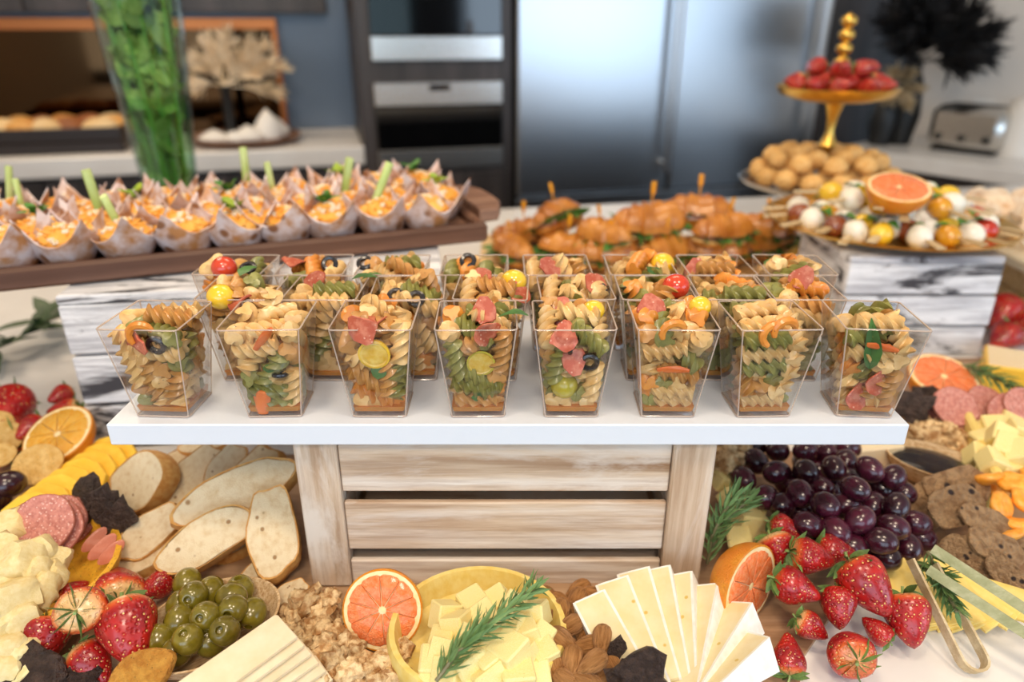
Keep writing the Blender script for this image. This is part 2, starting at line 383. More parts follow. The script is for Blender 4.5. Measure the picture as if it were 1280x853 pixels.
# ------------------------------------------------------------------ crate, white board, risers, tray
BZ = 0.185; BY0, BY1 = 0.508, 0.735; BX0, BX1 = -.333, .326
CT = BZ-.0205-.0045      # crate height, standing on the serving board
cr = thing('wooden_crate', T(-.006, .518, .0045), 'whitewashed slatted wooden crate holding up the white board', 'crate')
CW = .360; CD = .19; pw = .036
post = me('post', box(pw, .02, CT-.0005, .0015), 'crate_post', False)
for x in (-CW/2+pw/2, CW/2-pw/2):
    for y in (.01, CD-.01): ob('post', post, cr, T(x, y, CT/2))
hs = [.0535, .050, .045]; zz = CT-.0005
slatm = {}
for k, hgt in enumerate((.0555, .052, .028)):
    z1 = CT-.0008-[0, .0675, .1325][k]
    sm = me('slat', box(CW-2*pw-.0015 if True else CW, .006, hgt, .001), 'crate_wood', False)
    for y in (.008, CD-.008): ob('slat', sm, cr, T(0, y, z1-hgt/2))
    s2 = me('side_slat', box(.009, CD-.042, hgt, .001), 'crate_post', False)
    for x in (-CW/2+.012, CW/2-.012): ob('side_slat', s2, cr, T(x, CD/2, z1-hgt/2))
ob('crate_bottom', me('crate_bottom', box(CW-.05, CD-.05, .006, .001), 'crate_wood', False), cr, T(0, CD/2, .004))
ob('display_board', me('display_board', box(BX1-BX0, BY1-BY0, .02, .0012), 'white_lacquer', False), None, T((BX0+BX1)/2, (BY0+BY1)/2, BZ-.01), 'long white board carrying three rows of pasta cups', 'board')
def plank_box(name, M, sx, sy, rows, label, gap=.004, th=.016):
    """riser of stacked whitewashed boards: front, back and sides, each board a part"""
    o = thing(name, M, label, 'riser'); z = 0
    for i, hgt in enumerate(rows):
        jx = rnd(-.003, .003)
        fm = me('plank', box(sx+jx, th, hgt-gap, .002), 'whitewash', False); sm = me('side_plank', box(sy-2*th-.002, th, hgt-gap, .002), 'whitewash', False)
        for y in (th/2, sy-th/2): ob('plank', fm, o, T(rnd(-.002,.002), y, z+hgt/2))
        for x in (-sx/2+th/2+.003, sx/2-th/2-.003): ob('side_plank', sm, o, T(x, sy/2, z+hgt/2) @ RZ(90))
        z += hgt
    ob('top_board', me('top_board', box(sx-.002, sy-.002, .012, .002), 'whitewash', False), o, T(0, sy/2, z+.004))
    for x in (-sx/2+.028, sx/2-.028):
        for y in (.026, sy-.026): ob('corner_block', me('corner_block', box(.018, .018, z-.004, .001), 'whitewash', False), o, T(x, y, z/2))
    return o
LZ = .204
ra = 8
plank_box('plank_riser', T(-.517, .757, 0) @ RZ(ra) @ T(.22, 0, 0), .44, .24, [.063, .066, .065], 'tall distressed whitewashed plank riser under the walnut tray')
plank_box('plank_riser', T(.628, 1.036, 0), .237, .2, [.05, .052, .052], 'low distressed whitewashed plank riser under the gold plate')
# walnut tray, its long side turned 21 degrees
ta = 21; tf = P(0, 368, LZ); TL, TW = .72, .25
tend = P(600, 303, LZ+.002); tdir = (tend-P(0,366,LZ)).normalized()
TM = frame(tend, -tdir, UP) ; TM = frame(tend, tdir, UP)
tray = thing('walnut_tray', TM @ T(-.36, .13, .002), 'long walnut tray with raised edge full of filled wonton cups', 'tray')
ob('tray_base', me('tray_base', box(TL, TW, .012, .002), 'walnut', False), tray, T(0, 0, .006))
for y in (-TW/2-.006, TW/2+.006): ob('long_edge', me('long_edge', box(TL+.02, .014, .026, .004), 'walnut', False), tray, T(0, y, .013))
for x in (-TL/2-.006, TL/2+.006): ob('short_edge', me('short_edge', box(.013, TW-.004, .024, .004), 'walnut', False), tray, T(x, 0, .013))
hp = [(0,-.09),(.03,-.085),(.045,-.05),(.05,0),(.045,.05),(.03,.085),(0,.09)]
for s in (1,): ob('handle', me('handle', slab(hp, .02, .003), 'walnut', False), tray, T(TL/2+.0135, 0, .014))

# serving board under the cheese and fruit
sb = [(-.74,.30),(.20,.30),(.235,.43),(.30,.50),(.62,.53),(.97,.60),(.97,1.02),(.36,1.02),(.36,.752),(-.74,.738)]
ob('serving_board', me('serving_board', slab(sb, .004, .0008), 'serving_wood', False), None, None, 'thin brown wooden serving board under the cheese and fruit', 'board')
# ------------------------------------------------------------------ pasta cups
food('pasta_cream', '#e2bd80', '#cfa05c', 90, .4, .7, .38, .15, coat=.25, spots='#5a4526', spot_scale=170, spot_cut=.10)
food('pasta_tan', '#c8924f', '#b57c3c', 90, .4, .7, .38, .15, coat=.25, spots='#4d3a20', spot_scale=170, spot_cut=.10)
food('pasta_green', '#8d8a46', '#746f36', 90, .4, .7, .38, .15, coat=.25, spots='#3d3a1c', spot_scale=170, spot_cut=.10)
food('pasta_orange', '#dc8e38', '#cc7824', 90, .4, .7, .35, .15, coat=.3, spots='#5a3a16', spot_scale=170, spot_cut=.08)
food('salami', '#b5563c', '#c7775c', 160, .45, .62, .45, .3, coat=.2, spots='#d8a48c', spot_scale=220, spot_cut=.2)
food('olive_black', '#1d1a1c', '#2c2729', 80, rough=.25, bump=.1, coat=.4)
food('tomato_yellow', '#e9b51e', '#f0c93c', 40, rough=.18, bump=.05, coat=.6, sss=.15); food('tomato_flesh', '#d9a92c', '#e8ca6a', 120, rough=.2, bump=.4, coat=.6)
food('tomato_red', '#c8321a', '#d8492a', 40, rough=.18, bump=.05, coat=.6); food('tomato_green', '#a89a2c', '#b8a83e', 40, rough=.2, bump=.05, coat=.5)
food('herb', '#39602a', '#4d7a38', 60, rough=.45, bump=.3); food('pepper_orange', '#d4622a', '#e0762e', 60, rough=.3, bump=.15, coat=.3)
CB, CTP, CH = .0225, .0325, .0835      # half base, half top, height
def sq(h, r, z, n=3):
    V = []
    for q, (sx, sy) in enumerate(((1,1),(-1,1),(-1,-1),(1,-1))):
        for i in range(n): a = math.pi/2*(q+i/(n-1)); V.append((sx*(h-r)+r*math.cos(a), sy*(h-r)+r*math.sin(a), z))
    return V
def cup_part():
    rings = [sq(CB-.001, .003, 0), sq(CB, .003, .001), sq(CTP-.0003, .003, CH-.0012), sq(CTP+.0005, .003, CH-.0006), sq(CTP, .003, CH), sq(CTP-.0012, .0025, CH-.0003), sq(CB-.0014, .002, .0045)]
    V = [p for r in rings for p in r]; n = 12; Fc = []
    for k in range(len(rings)-1):
        for i in range(n): j = (i+1) % n; Fc.append([k*n+i, k*n+j, (k+1)*n+j, (k+1)*n+i])
    Fc += [list(range(n))[::-1], list(range((len(rings)-1)*n, len(rings)*n))]
    return V, Fc
def rim_part():
    parts = []
    for h, z, r in ((CTP-.0004, CH-.0003, .0007), (CB-.0002, .0012, .0008)):
        pts = sq(h, .003, z, 4); parts.append(tube(pts+[pts[0], pts[1]], r, 5, False))
    for sx in (-1,1):
        for sy in (-1,1): parts.append(tube([(sx*(CB-.0009), sy*(CB-.0009), .0012), (sx*(CTP-.0011), sy*(CTP-.0011), CH-.0004)], .0006, 5))
    return join(*parts)
rimm = me('rim', rim_part(), 'plastic_edge')
cupm = me('pasta_cup', cup_part(), 'clear_plastic', True)
dv = sq(CB-.002, .002, .005)+sq(CB-.001, .002, .0095); dn = 12
dressm = me('dressing', (dv, [[i,(i+1)%dn,(i+1)%dn+dn,i+dn] for i in range(dn)]+[list(range(dn))[::-1], list(range(dn,2*dn))]), 'oil_dressing')
def fusilli(L, R, turns, bend, seed=0, nt=26, na=15):
    V = []; Fc = []; ph0 = seed*1.7
    for i in range(nt+1):
        t = i/nt; s = (t-.5)*L; tw = 2*math.pi*turns*t+ph0; end = min(1, .55+2.2*min(t,1-t)*4)
        if bend: an = s*bend; cx, cz = math.sin(an)/bend, (1-math.cos(an))/bend
        else: an, cx, cz = 0, s, 0
        for k in range(na):
            a = 2*math.pi*k/na; lobe = (.5+.5*math.cos(3*a))**.85; r = R*(.46+.54*lobe)*(.8+.2*end if True else 1)
            y, z = r*math.cos(a+tw), r*math.sin(a+tw)
            V.append((cx-z*math.sin(an), y, cz+z*math.cos(an)))
    for i in range(nt):
        for k in range(na): j = (k+1) % na; Fc.append([i*na+k, i*na+j, (i+1)*na+j, (i+1)*na+k])
    Fc += [list(range(na))[::-1], list(range(nt*na, nt*na+na))]
    return V, Fc
PL, PR = .035, .0088
FUS_P = [fusilli(PL, PR, 1.15+.1*s, b, s) for s, b in enumerate((0, 8, 12, -7))]
FUS = {m: [me('fusilli', p, m) for p in FUS_P] for m in ('pasta_cream', 'pasta_tan', 'pasta_green', 'pasta_orange')}
def pack(n, obstacles, seed, iters=260):
    """settle n short rods in the cup: gravity, rod-rod contact, the four slanting walls"""
    g = np.random.default_rng(seed); L = PL*.70; r = PR*.74
    z = np.linspace(.012, .125, n); ctr = np.stack([g.uniform(-.02,.02,n), g.uniform(-.02,.02,n), z], 1)
    d = g.normal(size=(n,3)); d[:,2] *= .45; d /= np.linalg.norm(d, axis=1)[:,None]
    A = ctr-d*L/2; Bq = ctr+d*L/2; K = 4; ts = np.linspace(0,1,K); ob_c = np.array([o[:3] for o in obstacles]).reshape(-1,3); ob_r = np.array([o[3] for o in obstacles])
    own = np.repeat(np.arange(n), K)
    for it in range(iters):
        gv = .0009 if it < iters*.75 else .0002
        A[:,2] -= gv; Bq[:,2] -= gv
        if it < iters*.55: A += g.normal(size=A.shape)*.0012; Bq += g.normal(size=A.shape)*.0012
        for sub in range(2):
            pts = (A[:,None]*(1-ts)[None,:,None]+Bq[:,None]*ts[None,:,None]).reshape(-1,3)
            df = pts[:,None]-pts[None]; ds = np.linalg.norm(df, axis=2)+1e-9
            pen = np.where((ds < 2*r) & (own[:,None] != own[None]), 2*r-ds, 0)
            mv = (df/ds[...,None]*pen[...,None]*.30).sum(1)
            if len(ob_r) and it > iters*.6:
                df = pts[:,None]-ob_c[None]; ds = np.linalg.norm(df, axis=2)+1e-9; pn = np.clip(ob_r+r-ds, 0, None)
                mv += (df/ds[...,None]*pn[...,None]*.6).sum(1)
            ln = np.linalg.norm(mv, axis=1); mv *= np.minimum(1, .003/np.maximum(ln,1e-9))[:,None]
            mv = mv.reshape(n,K,3); A += (mv*(1-ts)[None,:,None]).sum(1)*.5; Bq += (mv*ts[None,:,None]).sum(1)*.5
            dd = Bq-A; ln = np.linalg.norm(dd, axis=1)[:,None]; mid = (A+Bq)/2; dd = dd/ln*L/2; A = mid-dd; Bq = mid+dd
            for E in (A, Bq):
                lim = CB-.0015+(CTP-CB)*np.clip(E[:,2],0,.13)/CH-PR*1.02; lim = np.where(E[:,2] > CH-.006, lim-(E[:,2]-CH+.006)*.45, lim)
                E[:,0] = np.clip(E[:,0], -lim, lim); E[:,1] = np.clip(E[:,1], -lim, lim); E[:,2] = np.maximum(E[:,2], .006+r)
    return A, Bq
# rows: front cup centres by the pixel of the middle of the base's front edge
front_px = [206, 343, 474.5, 597, 714, 835, 953, 1082]; rot = [-3, 2, 0, 1, 0, -1, 2, -5]
ROW = []
for px, r in zip(front_px, rot): p = P(px, 522, BZ); ROW.append((p.x, .518+.0235, r, 0))
for k, px in enumerate((288, 398, 505, 614, 722, 826, 925, 1014)): p = PY(px, 376, .5745); ROW.append((PY(px, 376, .576).x, .518+.0235+.0665, rnd(-3,3), 1))
for k, px in enumerate((282, 384, 486, 592, 698, 806, 905, 1007)): ROW.append((PY(px, 347, .642).x, .518+.0235+.133, rnd(-3,3), 2))
where = ['the front cup at the board end by the baguette', 'the second front cup from the baguette end', 'the front cup with the yellow tomato half', 'the front cup next to the yellow tomato cup',
  'the front cup holding a green-yellow tomato low down', 'the front cup with a green spiral heap on top', 'the second front cup from the grape end', 'the front cup at the board end by the grapes']
mix = [  # cream, tan, green, orange
 (14,6,2,2), (12,5,4,2), (9,4,7,2), (12,5,4,2), (11,5,5,1), (12,5,6,2), (16,5,5,1), (9,4,8,3)]
# small fillings pressed against the front wall: kind, across (-1..1), height m, roll
deco = [
 [('salami', -.25, .070, 5), ('olive', .55, .068, 0), ('pepper', .1, .078, 20)],
 [('pepper_strip', .1, .074, 50), ('tomato_bit', -.75, .014, 0), ('olive_bit', .62, .040, 0), ('herb_bit', -.2, .046, 0)],
 [('tomato_half', .05, .060, 0), ('herb', .1, .036, 80), ('salami', -.3, .083, 0)],
 [('salami', .45, .080, -20), ('tomato_disc', .2, .050, 0), ('herb_bit', -.4, .018, 0)],
 [('salami', -.45, .076, 60), ('olive_bit', -.1, .066, 80), ('olive', .75, .052, 0), ('tomato_green', -.45, .026, 0), ('salami', .0, .056, 10)],
 [('pepper_strip', .0, .045, 0), ('pepper', -.2, .080, 0)],
 [('pepper', .1, .082, 0), ('pepper', -.3, .078, 40)],
 [('herb_long', -.25, .045, 100), ('salami', .25, .035, 10), ('pepper_strip', .0, .066, -10), ('salami', -.7, .020, 30)]]
def wobble(pts, amp, k): return [(x+noise.noise((x*200+k,y*200,k))*amp, y+noise.noise((x*200,y*200+k,k+5))*amp) for x, y in pts]
salm = []
for k in range(4):
    ol = wobble([(.0125*math.cos(a*math.pi/7)*(1 if k < 2 else .8), .0105*math.sin(a*math.pi/7)) for a in range(14)], .003, k)
    V, Fc = slab(ol, .0022, .0005); V = [(x, y, z+(.006*math.sin(x*170+k)+.004*math.cos(y*220+k))) for x, y, z in V]; salm.append(me('salami_piece', (V, Fc), 'salami'))
ringp = [(.0042,-.002),(.0062,-.0025),(.0080,-.0015),(.0084,0),(.0080,.0015),(.0062,.0025),(.0042,.002),(.0036,0),(.0042,-.002)]
olivem = me('olive_ring', lathe(ringp, 18), 'olive_black')
halfp = [(.0,-.011),(.006,-.0098),(.0105,-.006),(.0128,-.001),(.0130,.001),(.0118,.0018),(.0105,.0008),(.0075,.0016),(.0,.0012)]
def tomato(M, mat, label, group=None, flesh=True):
    o = thing('tomato_half', M, label, 'tomato', group)
    ob('skin', me('skin', lathe(halfp[:5]+[(.0112,.0016)], 22), mat), o)
    ob('cut_face', me('cut_face', rough_up(lathe([(.0113,.0014),(.0100,.0004),(.0070,.0014),(.004,.0004),(0,.001)], 22), .0006, 300), 'tomato_flesh'), o)
    return o
tomball = {m: me('cherry_tomato', ellipsoid(.0115,.0115,.0105,18,12), m) for m in ('tomato_yellow','tomato_red','tomato_green')}
herbm = [me('herb_leaf', rough_up(leafm(.022, .013, .5, .3, 7), .0012, 250, k), 'herb') for k in range(2)]
herblong = me('herb_leaf', rough_up(leafm(.045, .014, .1, .6, 8), .0008, 200, 3), 'herb')
stripm = me('pepper_strip', rough_up(xf(tube([(-.013,0,.001),(-.005,0,0),(.005,0,0),(.013,0,.003)], [.002,.0035,.0035,.0015], 8), S(1,1,.6)), .0006, 200), 'pepper_orange')
curlm = me('pepper_curl', tube([(.009*math.cos(a),.009*math.sin(a),.004*a/3) for a in [i*.45 for i in range(9)]], [.002,.003,.0035,.0035,.0035,.0035,.003,.003,.002], 8), 'pasta_orange')
def add_deco(kind, M, grp, wh):
    L = lambda s: s+' in '+wh
    if kind == 'salami': ob('salami_piece', random.choice(salm), None, M, L('pink salami scrap'), 'salami', grp)
    elif kind in ('olive', 'olive_bit'): ob('olive_ring', olivem, None, M @ (S(1) if kind == 'olive' else RX(70) @ S(.8)), L('black olive ring'), 'olive', grp)
    elif kind == 'pepper': ob('orange_curl', curlm, None, M, L('orange curl of pasta'), 'pasta', grp)
    elif kind == 'pepper_strip': ob('pepper_strip', stripm, None, M, L('thin red-orange strip'), 'pepper strip', grp)
    elif kind == 'tomato_half': tomato(M @ T(0,0,.003), 'tomato_yellow', L('yellow tomato half'), grp)
    elif kind == 'tomato_disc': tomato(M @ S(.9,.9,.5), 'tomato_green', L('pale green tomato half'), grp)
    elif kind == 'tomato_green': ob('cherry_tomato', tomball['tomato_green'], None, M, L('green-yellow cherry tomato'), 'tomato', grp)
    elif kind == 'tomato_bit': ob('pepper_strip', stripm, None, M @ RZ(80) @ S(.9,2,1.5), L('orange-red pepper piece'), 'pepper', grp)
    elif kind == 'herb': ob('herb_leaf', herbm[0], None, M, L('dark green herb leaf'), 'leaf', grp)
    elif kind == 'herb_bit': ob('herb_leaf', herbm[1], None, M @ S(.6), L('small green herb leaf'), 'leaf', grp)
    elif kind == 'herb_long': ob('herb_leaf', herblong, None, M, L('long dark green leaf'), 'leaf', grp)
restV = {m: [] for m in FUS}; cand = []; nf = 0
packs = []
for ci, (cx, cy, rz, row) in enumerate(ROW):
    b = ci % 8; CM = T(cx, cy, BZ+.0002) @ RZ(rz)
    lab = ['', 'clear pasta cup just behind '+where[b], 'back row cup in line with '+where[b]][row]
    if row == 0: lab = 'clear pasta cup, '+where[b]
    co = thing('pasta_cup', CM, lab, 'cup', 'pasta salad cups'); ob('cup_wall', cupm, co); ob('rim', rimm, co)
    dr = ob('dressing', dressm, None, CM, ['orange oil dressing at the bottom of '+where[b], 'orange oil dressing in a middle row cup', 'orange oil dressing in a back row cup'][row], 'dressing', 'dressing in the cups'); dr['kind'] = 'stuff'
    dec = deco[b] if row == 0 else []
    obs = []
    for kd, ax, hz, rl in dec:
        hw = CB+(CTP-CB)*hz/CH; yy = -hw+.0075; R = {'tomato_half': .0135, 'tomato_disc': .010, 'tomato_green': .010, 'salami': .006, 'herb_long': .006}.get(kd, .0045); obs.append((ax*(hw-.012), yy, hz, R))
        tilt = 90+7; off = {'tomato_half': -.0005, 'tomato_green': .004, 'tomato_disc': -.001}.get(kd, -.003)
        add_deco(kd, CM @ T(ax*(hw-.012), yy+off, hz) @ RX(tilt) @ RZ(rl), 'fillings in the front cups', where[b])
    if row == 0: pk = pack(34, obs, 11+b); packs.append(pk)
    else: pk = packs[(b*3+row*2+1) % 8]
    n = len(pk[0]); cols = []
    wts = mix[b] if row == 0 else mix[(b*5+row) % 8]
    g = random.Random(ci); cols = g.choices(list(FUS), wts, k=n)
    if row == 0:     # the lowest ones lie in oil, the green and orange ones lie in drifts
        order = sorted(range(n), key=lambda i: pk[0][i][2]+pk[1][i][2]); sm = sorted(cols[:], key=lambda m: g.random())
    RM2 = CM if row == 0 else CM @ RZ(90*((b+row) % 4))
    for i in range(n):
        a_, b_ = RM2 @ Vector(pk[0][i]), RM2 @ Vector(pk[1][i]); mid = (a_+b_)/2
        M = frame(mid, b_-a_, Vector((g.uniform(-1,1), g.uniform(-1,1), g.uniform(-1,1)+.01)))
        loc = CM.inverted() @ mid
        vis = {0: -loc.y*30+(.6 if loc.z > .07 else 0)+1.0, 1: (1.0 if loc.z > .066 else -5)-loc.y*4, 2: (.95 if loc.z > .068 else -5)-loc.y*4}[row]
        cand.append((vis, M, cols[i], g.randrange(4), b, row))
cand.sort(key=lambda q: -q[0])
cname = {'pasta_cream': 'cream', 'pasta_tan': 'light brown', 'pasta_green': 'olive green', 'pasta_orange': 'orange'}
for k, (vis, M, col, vv, b, row) in enumerate(cand):
    if k < 300:
        l = cname[col]+' spiral pasta in '+([where[b], 'a middle row cup', 'a back row cup'][row])
        ob('fusilli', FUS[col][vv], None, M, l, 'pasta', cname[col]+' spirals in '+(['cup %s' % where[b], 'the middle row', 'the back row'][row]))
    else: restV[col].append((M, vv))
parts = []; midx = []
for mi, (col, lst) in enumerate(restV.items()):
    for M, vv in lst: q = xf(FUS_P[vv], M); parts.append(q); midx += [mi]*len(q[1])
ob('fusilli_filling', me('fusilli_filling', join(*parts), None, True, list(FUS), midx), None, None, 'mixed spiral pasta deeper inside the clear cups', 'pasta', None, 'stuff')
# tops of the rows behind: tomato halves, olives, salami, each resting on the pasta piece the sight line meets first
def on_pasta(px, py, lift=.006):
    d = ray(px, py); d.normalize(); best = None
    for q in cand:
        m = q[1].translation-CAM; t = m.dot(d)
        if (m-d*t).length < .012 and q[5] >= 0 and (best is None or t < best): best = t
    return CAM+d*((best or (P(px, py, BZ+CH)-CAM).length)-lift)
top = [(276,371,'Y'),(642,352,'Y'),(845,358,'R'),(828,330,'Y'),(280,335,'R'),(875,383,'y'),(742,388,'y')]
for px, py, k in top:
    m = {'Y':'tomato_yellow','R':'tomato_red','y':'tomato_yellow'}[k]
    ob('cherry_tomato', tomball[m], None, T(*on_pasta(px, py)) @ RZ(rnd(0,90)) @ S(1.05 if k != 'y' else .8), {'Y':'shiny yellow cherry tomato on the pasta rows behind','R':'shiny red cherry tomato on the pasta rows behind','y':'small orange-yellow tomato poking out of the pasta'}[k], 'tomato', 'tomatoes on the pasta')
for px, py in [(748,363),(763,366),(708,356),(495,370),(520,374),(310,335),(412,330),(456,329),(585,326)]:
    ob('olive_ring', olivem, None, T(*on_pasta(px, py, .005)) @ RX(rnd(20,70)) @ RZ(rnd(0,90)), 'black olive ring on top of the rows behind', 'olive', 'olive rings on the pasta tops')
for px, py in [(690,335),(650,368),(605,392),(370,328),(300,380),(395,356),(600,350),(815,388),(470,400),(1000,350),(868,340),(745,355),(700,392)]:
    ob('salami_piece', random.choice(salm), None, T(*on_pasta(px, py, .006)) @ RX(rnd(20,60)) @ RZ(rnd(0,180)), 'pink salami scrap on top of the pasta heaps', 'salami', 'salami on the pasta tops')
for px, py in [(440,350),(560,360),(300,345),(820,345),(960,335),(660,395),(480,345)]:
    ob('herb_leaf', herbm[1], None, T(*on_pasta(px, py, .006)) @ RZ(rnd(0,360)) @ RY(-30), 'small green herb leaf on top of the pasta heaps', 'leaf', 'herbs on the pasta tops')
# ------------------------------------------------------------------ food materials
TZ = .0045     # top of the serving board
food('crumb', '#efdcb8', '#dfc294', 12, .45, .75, .85, .6, bscale=90, bdist=.003, spots='#a8835a', spot_scale=6, spot_cut=.17, vary=.06)
food('crust', '#cf8f45', '#e2b26a', 14, .35, .65, .6, .35, bscale=60)
t = NT('strawberry'); v = t.coords((1,1,1)); vd = t.voronoi(v, 13)
sep = t.new('ShaderNodeSeparateXYZ'); tcx = t.new('ShaderNodeTexCoord'); t.link(tcx.outputs['Object'], sep.inputs[0])
grad = t.ramp(sep.outputs[0], [(0, (1,1,1,1)), (.001, (0,0,0,1))])
mrg = t.new('ShaderNodeMapRange'); mrg.inputs[1].default_value = -.48; mrg.inputs[2].default_value = -.16; t.link(sep.outputs[0], mrg.inputs[0])
oi = t.new('ShaderNodeObjectInfo'); addn = t.new('ShaderNodeMath', operation='MULTIPLY_ADD'); addn.inputs[1].default_value = -.7; addn.inputs[2].default_value = .32; t.link(oi.outputs['Random'], addn.inputs[0])
ad2 = t.new('ShaderNodeMath', operation='SUBTRACT'); t.link(mrg.outputs[0], ad2.inputs[0]); t.link(addn.outputs[0], ad2.inputs[1]); ad2.use_clamp = True
body = t.ramp(t.noise(v, 3, 3), [(.35, c('#8f0f16')), (.65, c('#bb2019'))])
pale = t.ramp(ad2.outputs[0], [(0, c('#e6b97e')), (.25, c('#d9672f')), (.6, c('#c8281e'))])
colr = t.mix(t.ramp(ad2.outputs[0], [(.3,(0,0,0,1)), (.7,(1,1,1,1))]), pale, body)
colr = t.mix(t.ramp(vd, [(.15,(.9,.9,.9,1)), (.22,(0,0,0,1))]), colr, c('#efc873'))
t.bump(t.ramp(vd, [(.15,(.7,.7,.7,1)), (.25,(.4,.4,.4,1)), (.5,(1,1,1,1))]), .4, .02)
MATS['strawberry'] = t.set(colr, .28, coat=.35)
food('calyx', '#4f6b34', '#6d8a45', 8, rough=.55); food('stem_green', '#7c9450', '#93a763', 10, rough=.5)
food('olive_skin', '#665a14', '#7c6e1e', 2.0, .35, .65, .22, .05, coat=.5, vary=.15)
food('grape', '#2b0c18', '#461426', 1.5, .35, .65, .22, .08, bscale=6, coat=.35, vary=.5); food('grape_stem', '#6a5a3a', '#8a6a40', 30)
food('peel', '#f09a1c', '#ee8a10', 3, .4, .6, .38, .5, bscale=30, bdist=.02, coat=.2, vary=.04)
food('pith', '#f6e3b4', '#f3d596', 6, rough=.7, bump=.2, vary=.03); food('pulp_red', '#ff7a34', '#ffa068', 9, .35, .7, .25, .4, bscale=26, bdist=.03, coat=.5, vary=.05, stretch=(1,1,1))
food('pulp_orange', '#f2a828', '#f8c254', 9, .35, .7, .25, .4, bscale=26, bdist=.03, coat=.5, vary=.05)
food('cheese_pale', '#efd98c', '#f3e3a4', 30, rough=.5, bump=.2, sss=.15, spots='#8a8048', spot_scale=7, spot_cut=.07, vary=.04)
food('cheese_white', '#dcc588', '#e6d4a0', 6, rough=.6, bump=.4, sss=.1, vary=.04)
food('cheese_yellow', '#f4ca48', '#efbc34', 5, rough=.45, bump=.15, sss=.15, vary=.05); food('cheese_rind', '#efd988', '#e8c968', 8, rough=.5, bump=.3, spots='#a08434', spot_scale=60, spot_cut=.05, vary=.03)
food('cheese_ivory', '#e9d8b8', '#e2cba4', 4, rough=.5, bump=.15, sss=.15, vary=.04)
food('pepper_rind', '#e8b430', '#d79a20', 12, rough=.6, bump=.4, spots='#3a2a14', spot_scale=30, spot_cut=.2, vary=.02)
food('brie_paste', '#efe0b6', '#ebd7a2', 60, rough=.4, bump=.25, sss=.2, spots='#d9b860', spot_scale=60, spot_cut=.12, vary=.03); food('brie_rind', '#f5f2ea', '#ebe5d8', 120, rough=.8, bump=.4, vary=.02)
food('walnut_nut', '#e8c896', '#a87844', 1.6, .42, .60, .5, .35, bscale=5, bdist=.08, vary=.2); food('almond', '#cb9158', '#a06a36', 6, .35, .65, .5, .6, bscale=14, bdist=.05, stretch=(.12,1,1), vary=.15)
food('chocolate', '#3b2b25', '#5e4a40', 6, .4, .7, .5, .7, bscale=14, bdist=.04, vary=.12); food('toast', '#dda244', '#bd7a24', 6, .4, .65, .6, .6, bscale=18, bdist=.02, spots='#7a5a22', spot_scale=14, spot_cut=.14)
food('cracker', '#e2bc76', '#d0a052', 6, rough=.7, bump=.5, bdist=.02, spots='#8a6a30', spot_scale=12, spot_cut=.12); food('salami_face', '#cf8a7c', '#b56c60', 12, .4, .62, .5, .25, bscale=20, bdist=.01, spots='#e6c0b4', spot_scale=20, spot_cut=.3, vary=.06)
food('salami_skin', '#a8604c', '#8f4c3c', 60); food('cheese_butter', '#f2d680', '#edca66', 6, rough=.5, bump=.15, vary=.05); food('pepperoni', '#b4573a', '#c87a58', 120, rough=.45, coat=.2)
food('jam', '#17131a', '#2a2430', 60, rough=.25, bump=.9, bscale=140, bdist=.004, coat=.4, vary=0)
food('fruit_cracker', '#b8936a', '#8f6a46', 7, .4, .65, .7, .7, bscale=14, bdist=.04, spots='#33201a', spot_scale=3.6, spot_cut=.24); food('apricot', '#ee9420', '#f4ae48', 3, rough=.45, bump=.4, coat=.2)
food('needle', '#5f8048', '#7d9a5e', 60, rough=.6, vary=.05); food('twig', '#8a8462', '#6d6848', 60)
food('olive_leaf', '#33482c', '#4a6238', 20, rough=.45)
# ------------------------------------------------------------------ food builders
def strawberry_parts(k):
    n = 14; prof = []
    for i in range(n+1):
        t_ = i/n; r = .40*math.sin(math.pi*min(1, (t_*.97+.015)**.60))**.72*(1-.12*t_) if 0 < i < n else 0
        prof.append((r, t_-.5))
    V, Fc = lathe(prof, 20); V = [(z, x*(1+.06*k), y) for x, y, z in V]; V, Fc = rough_up((V, Fc), .035, 2.2, k)
    cal = []
    for i in range(9+k):
        a = 360*i/(9+k)+rnd(-12,12); L = rnd(.34,.54)
        cal.append(xf(leafm(L, .17, rnd(-.5,.3), .4, 5), T(-.47,0,0) @ RX(a) @ RZ(rnd(62,100)) @ RX(0)))
    st = tube([(-.46,0,0),(-.55,.01,.0),(-.62,.04,.01)], [.035,.025,.03], 6)
    return me('strawberry_body', (V, Fc), 'strawberry'), me('calyx', join(*cal), 'calyx'), me('stem', st, 'stem_green')
SB = [strawberry_parts(k) for k in range(4)]
def strawberry(M, label, group='strawberries', calyx=True):
    b, q, s = random.choice(SB); o = thing('strawberry', M, label, 'strawberry', group); ob('body', b, o)
    if calyx: cl = ob('calyx', q, o, RX(rnd(0,360))); ob('stem', s, cl)
    return o
def berry(a, b, z, label, w=1.0, n=UP, group='strawberries', calyx=True):
    M, L = lay(a, b, z, n); return strawberry(M @ RX(rnd(0,360)) @ S(L, L*w, L*w), label, group, calyx)
def berry_dir(px, py, z, size, d, label, group='strawberries', w=1.0):
    return strawberry(frame(P(px, py, z), d, UP if abs(Vector(d).normalized().z) < .9 else (0,1,0)) @ S(size, size*w, size*w), label, group)
def orange_half(M, R, label, pulp='pulp_red', group='orange halves'):
    o = thing('orange_half', M @ S(R), label, 'orange', group)
    pr = [(0,-.86)]+[(math.sin(a)*1.0, -.86*math.cos(a)) for a in [math.pi/2*i/10 for i in range(1,11)]]+[(.985,.012),(.95,.015)]
    ob('peel', opeel, o); ob('pith', opith, o)
    for i in range(10): ob('segment', opulp[pulp], o, RZ(36*i+4))
    return o
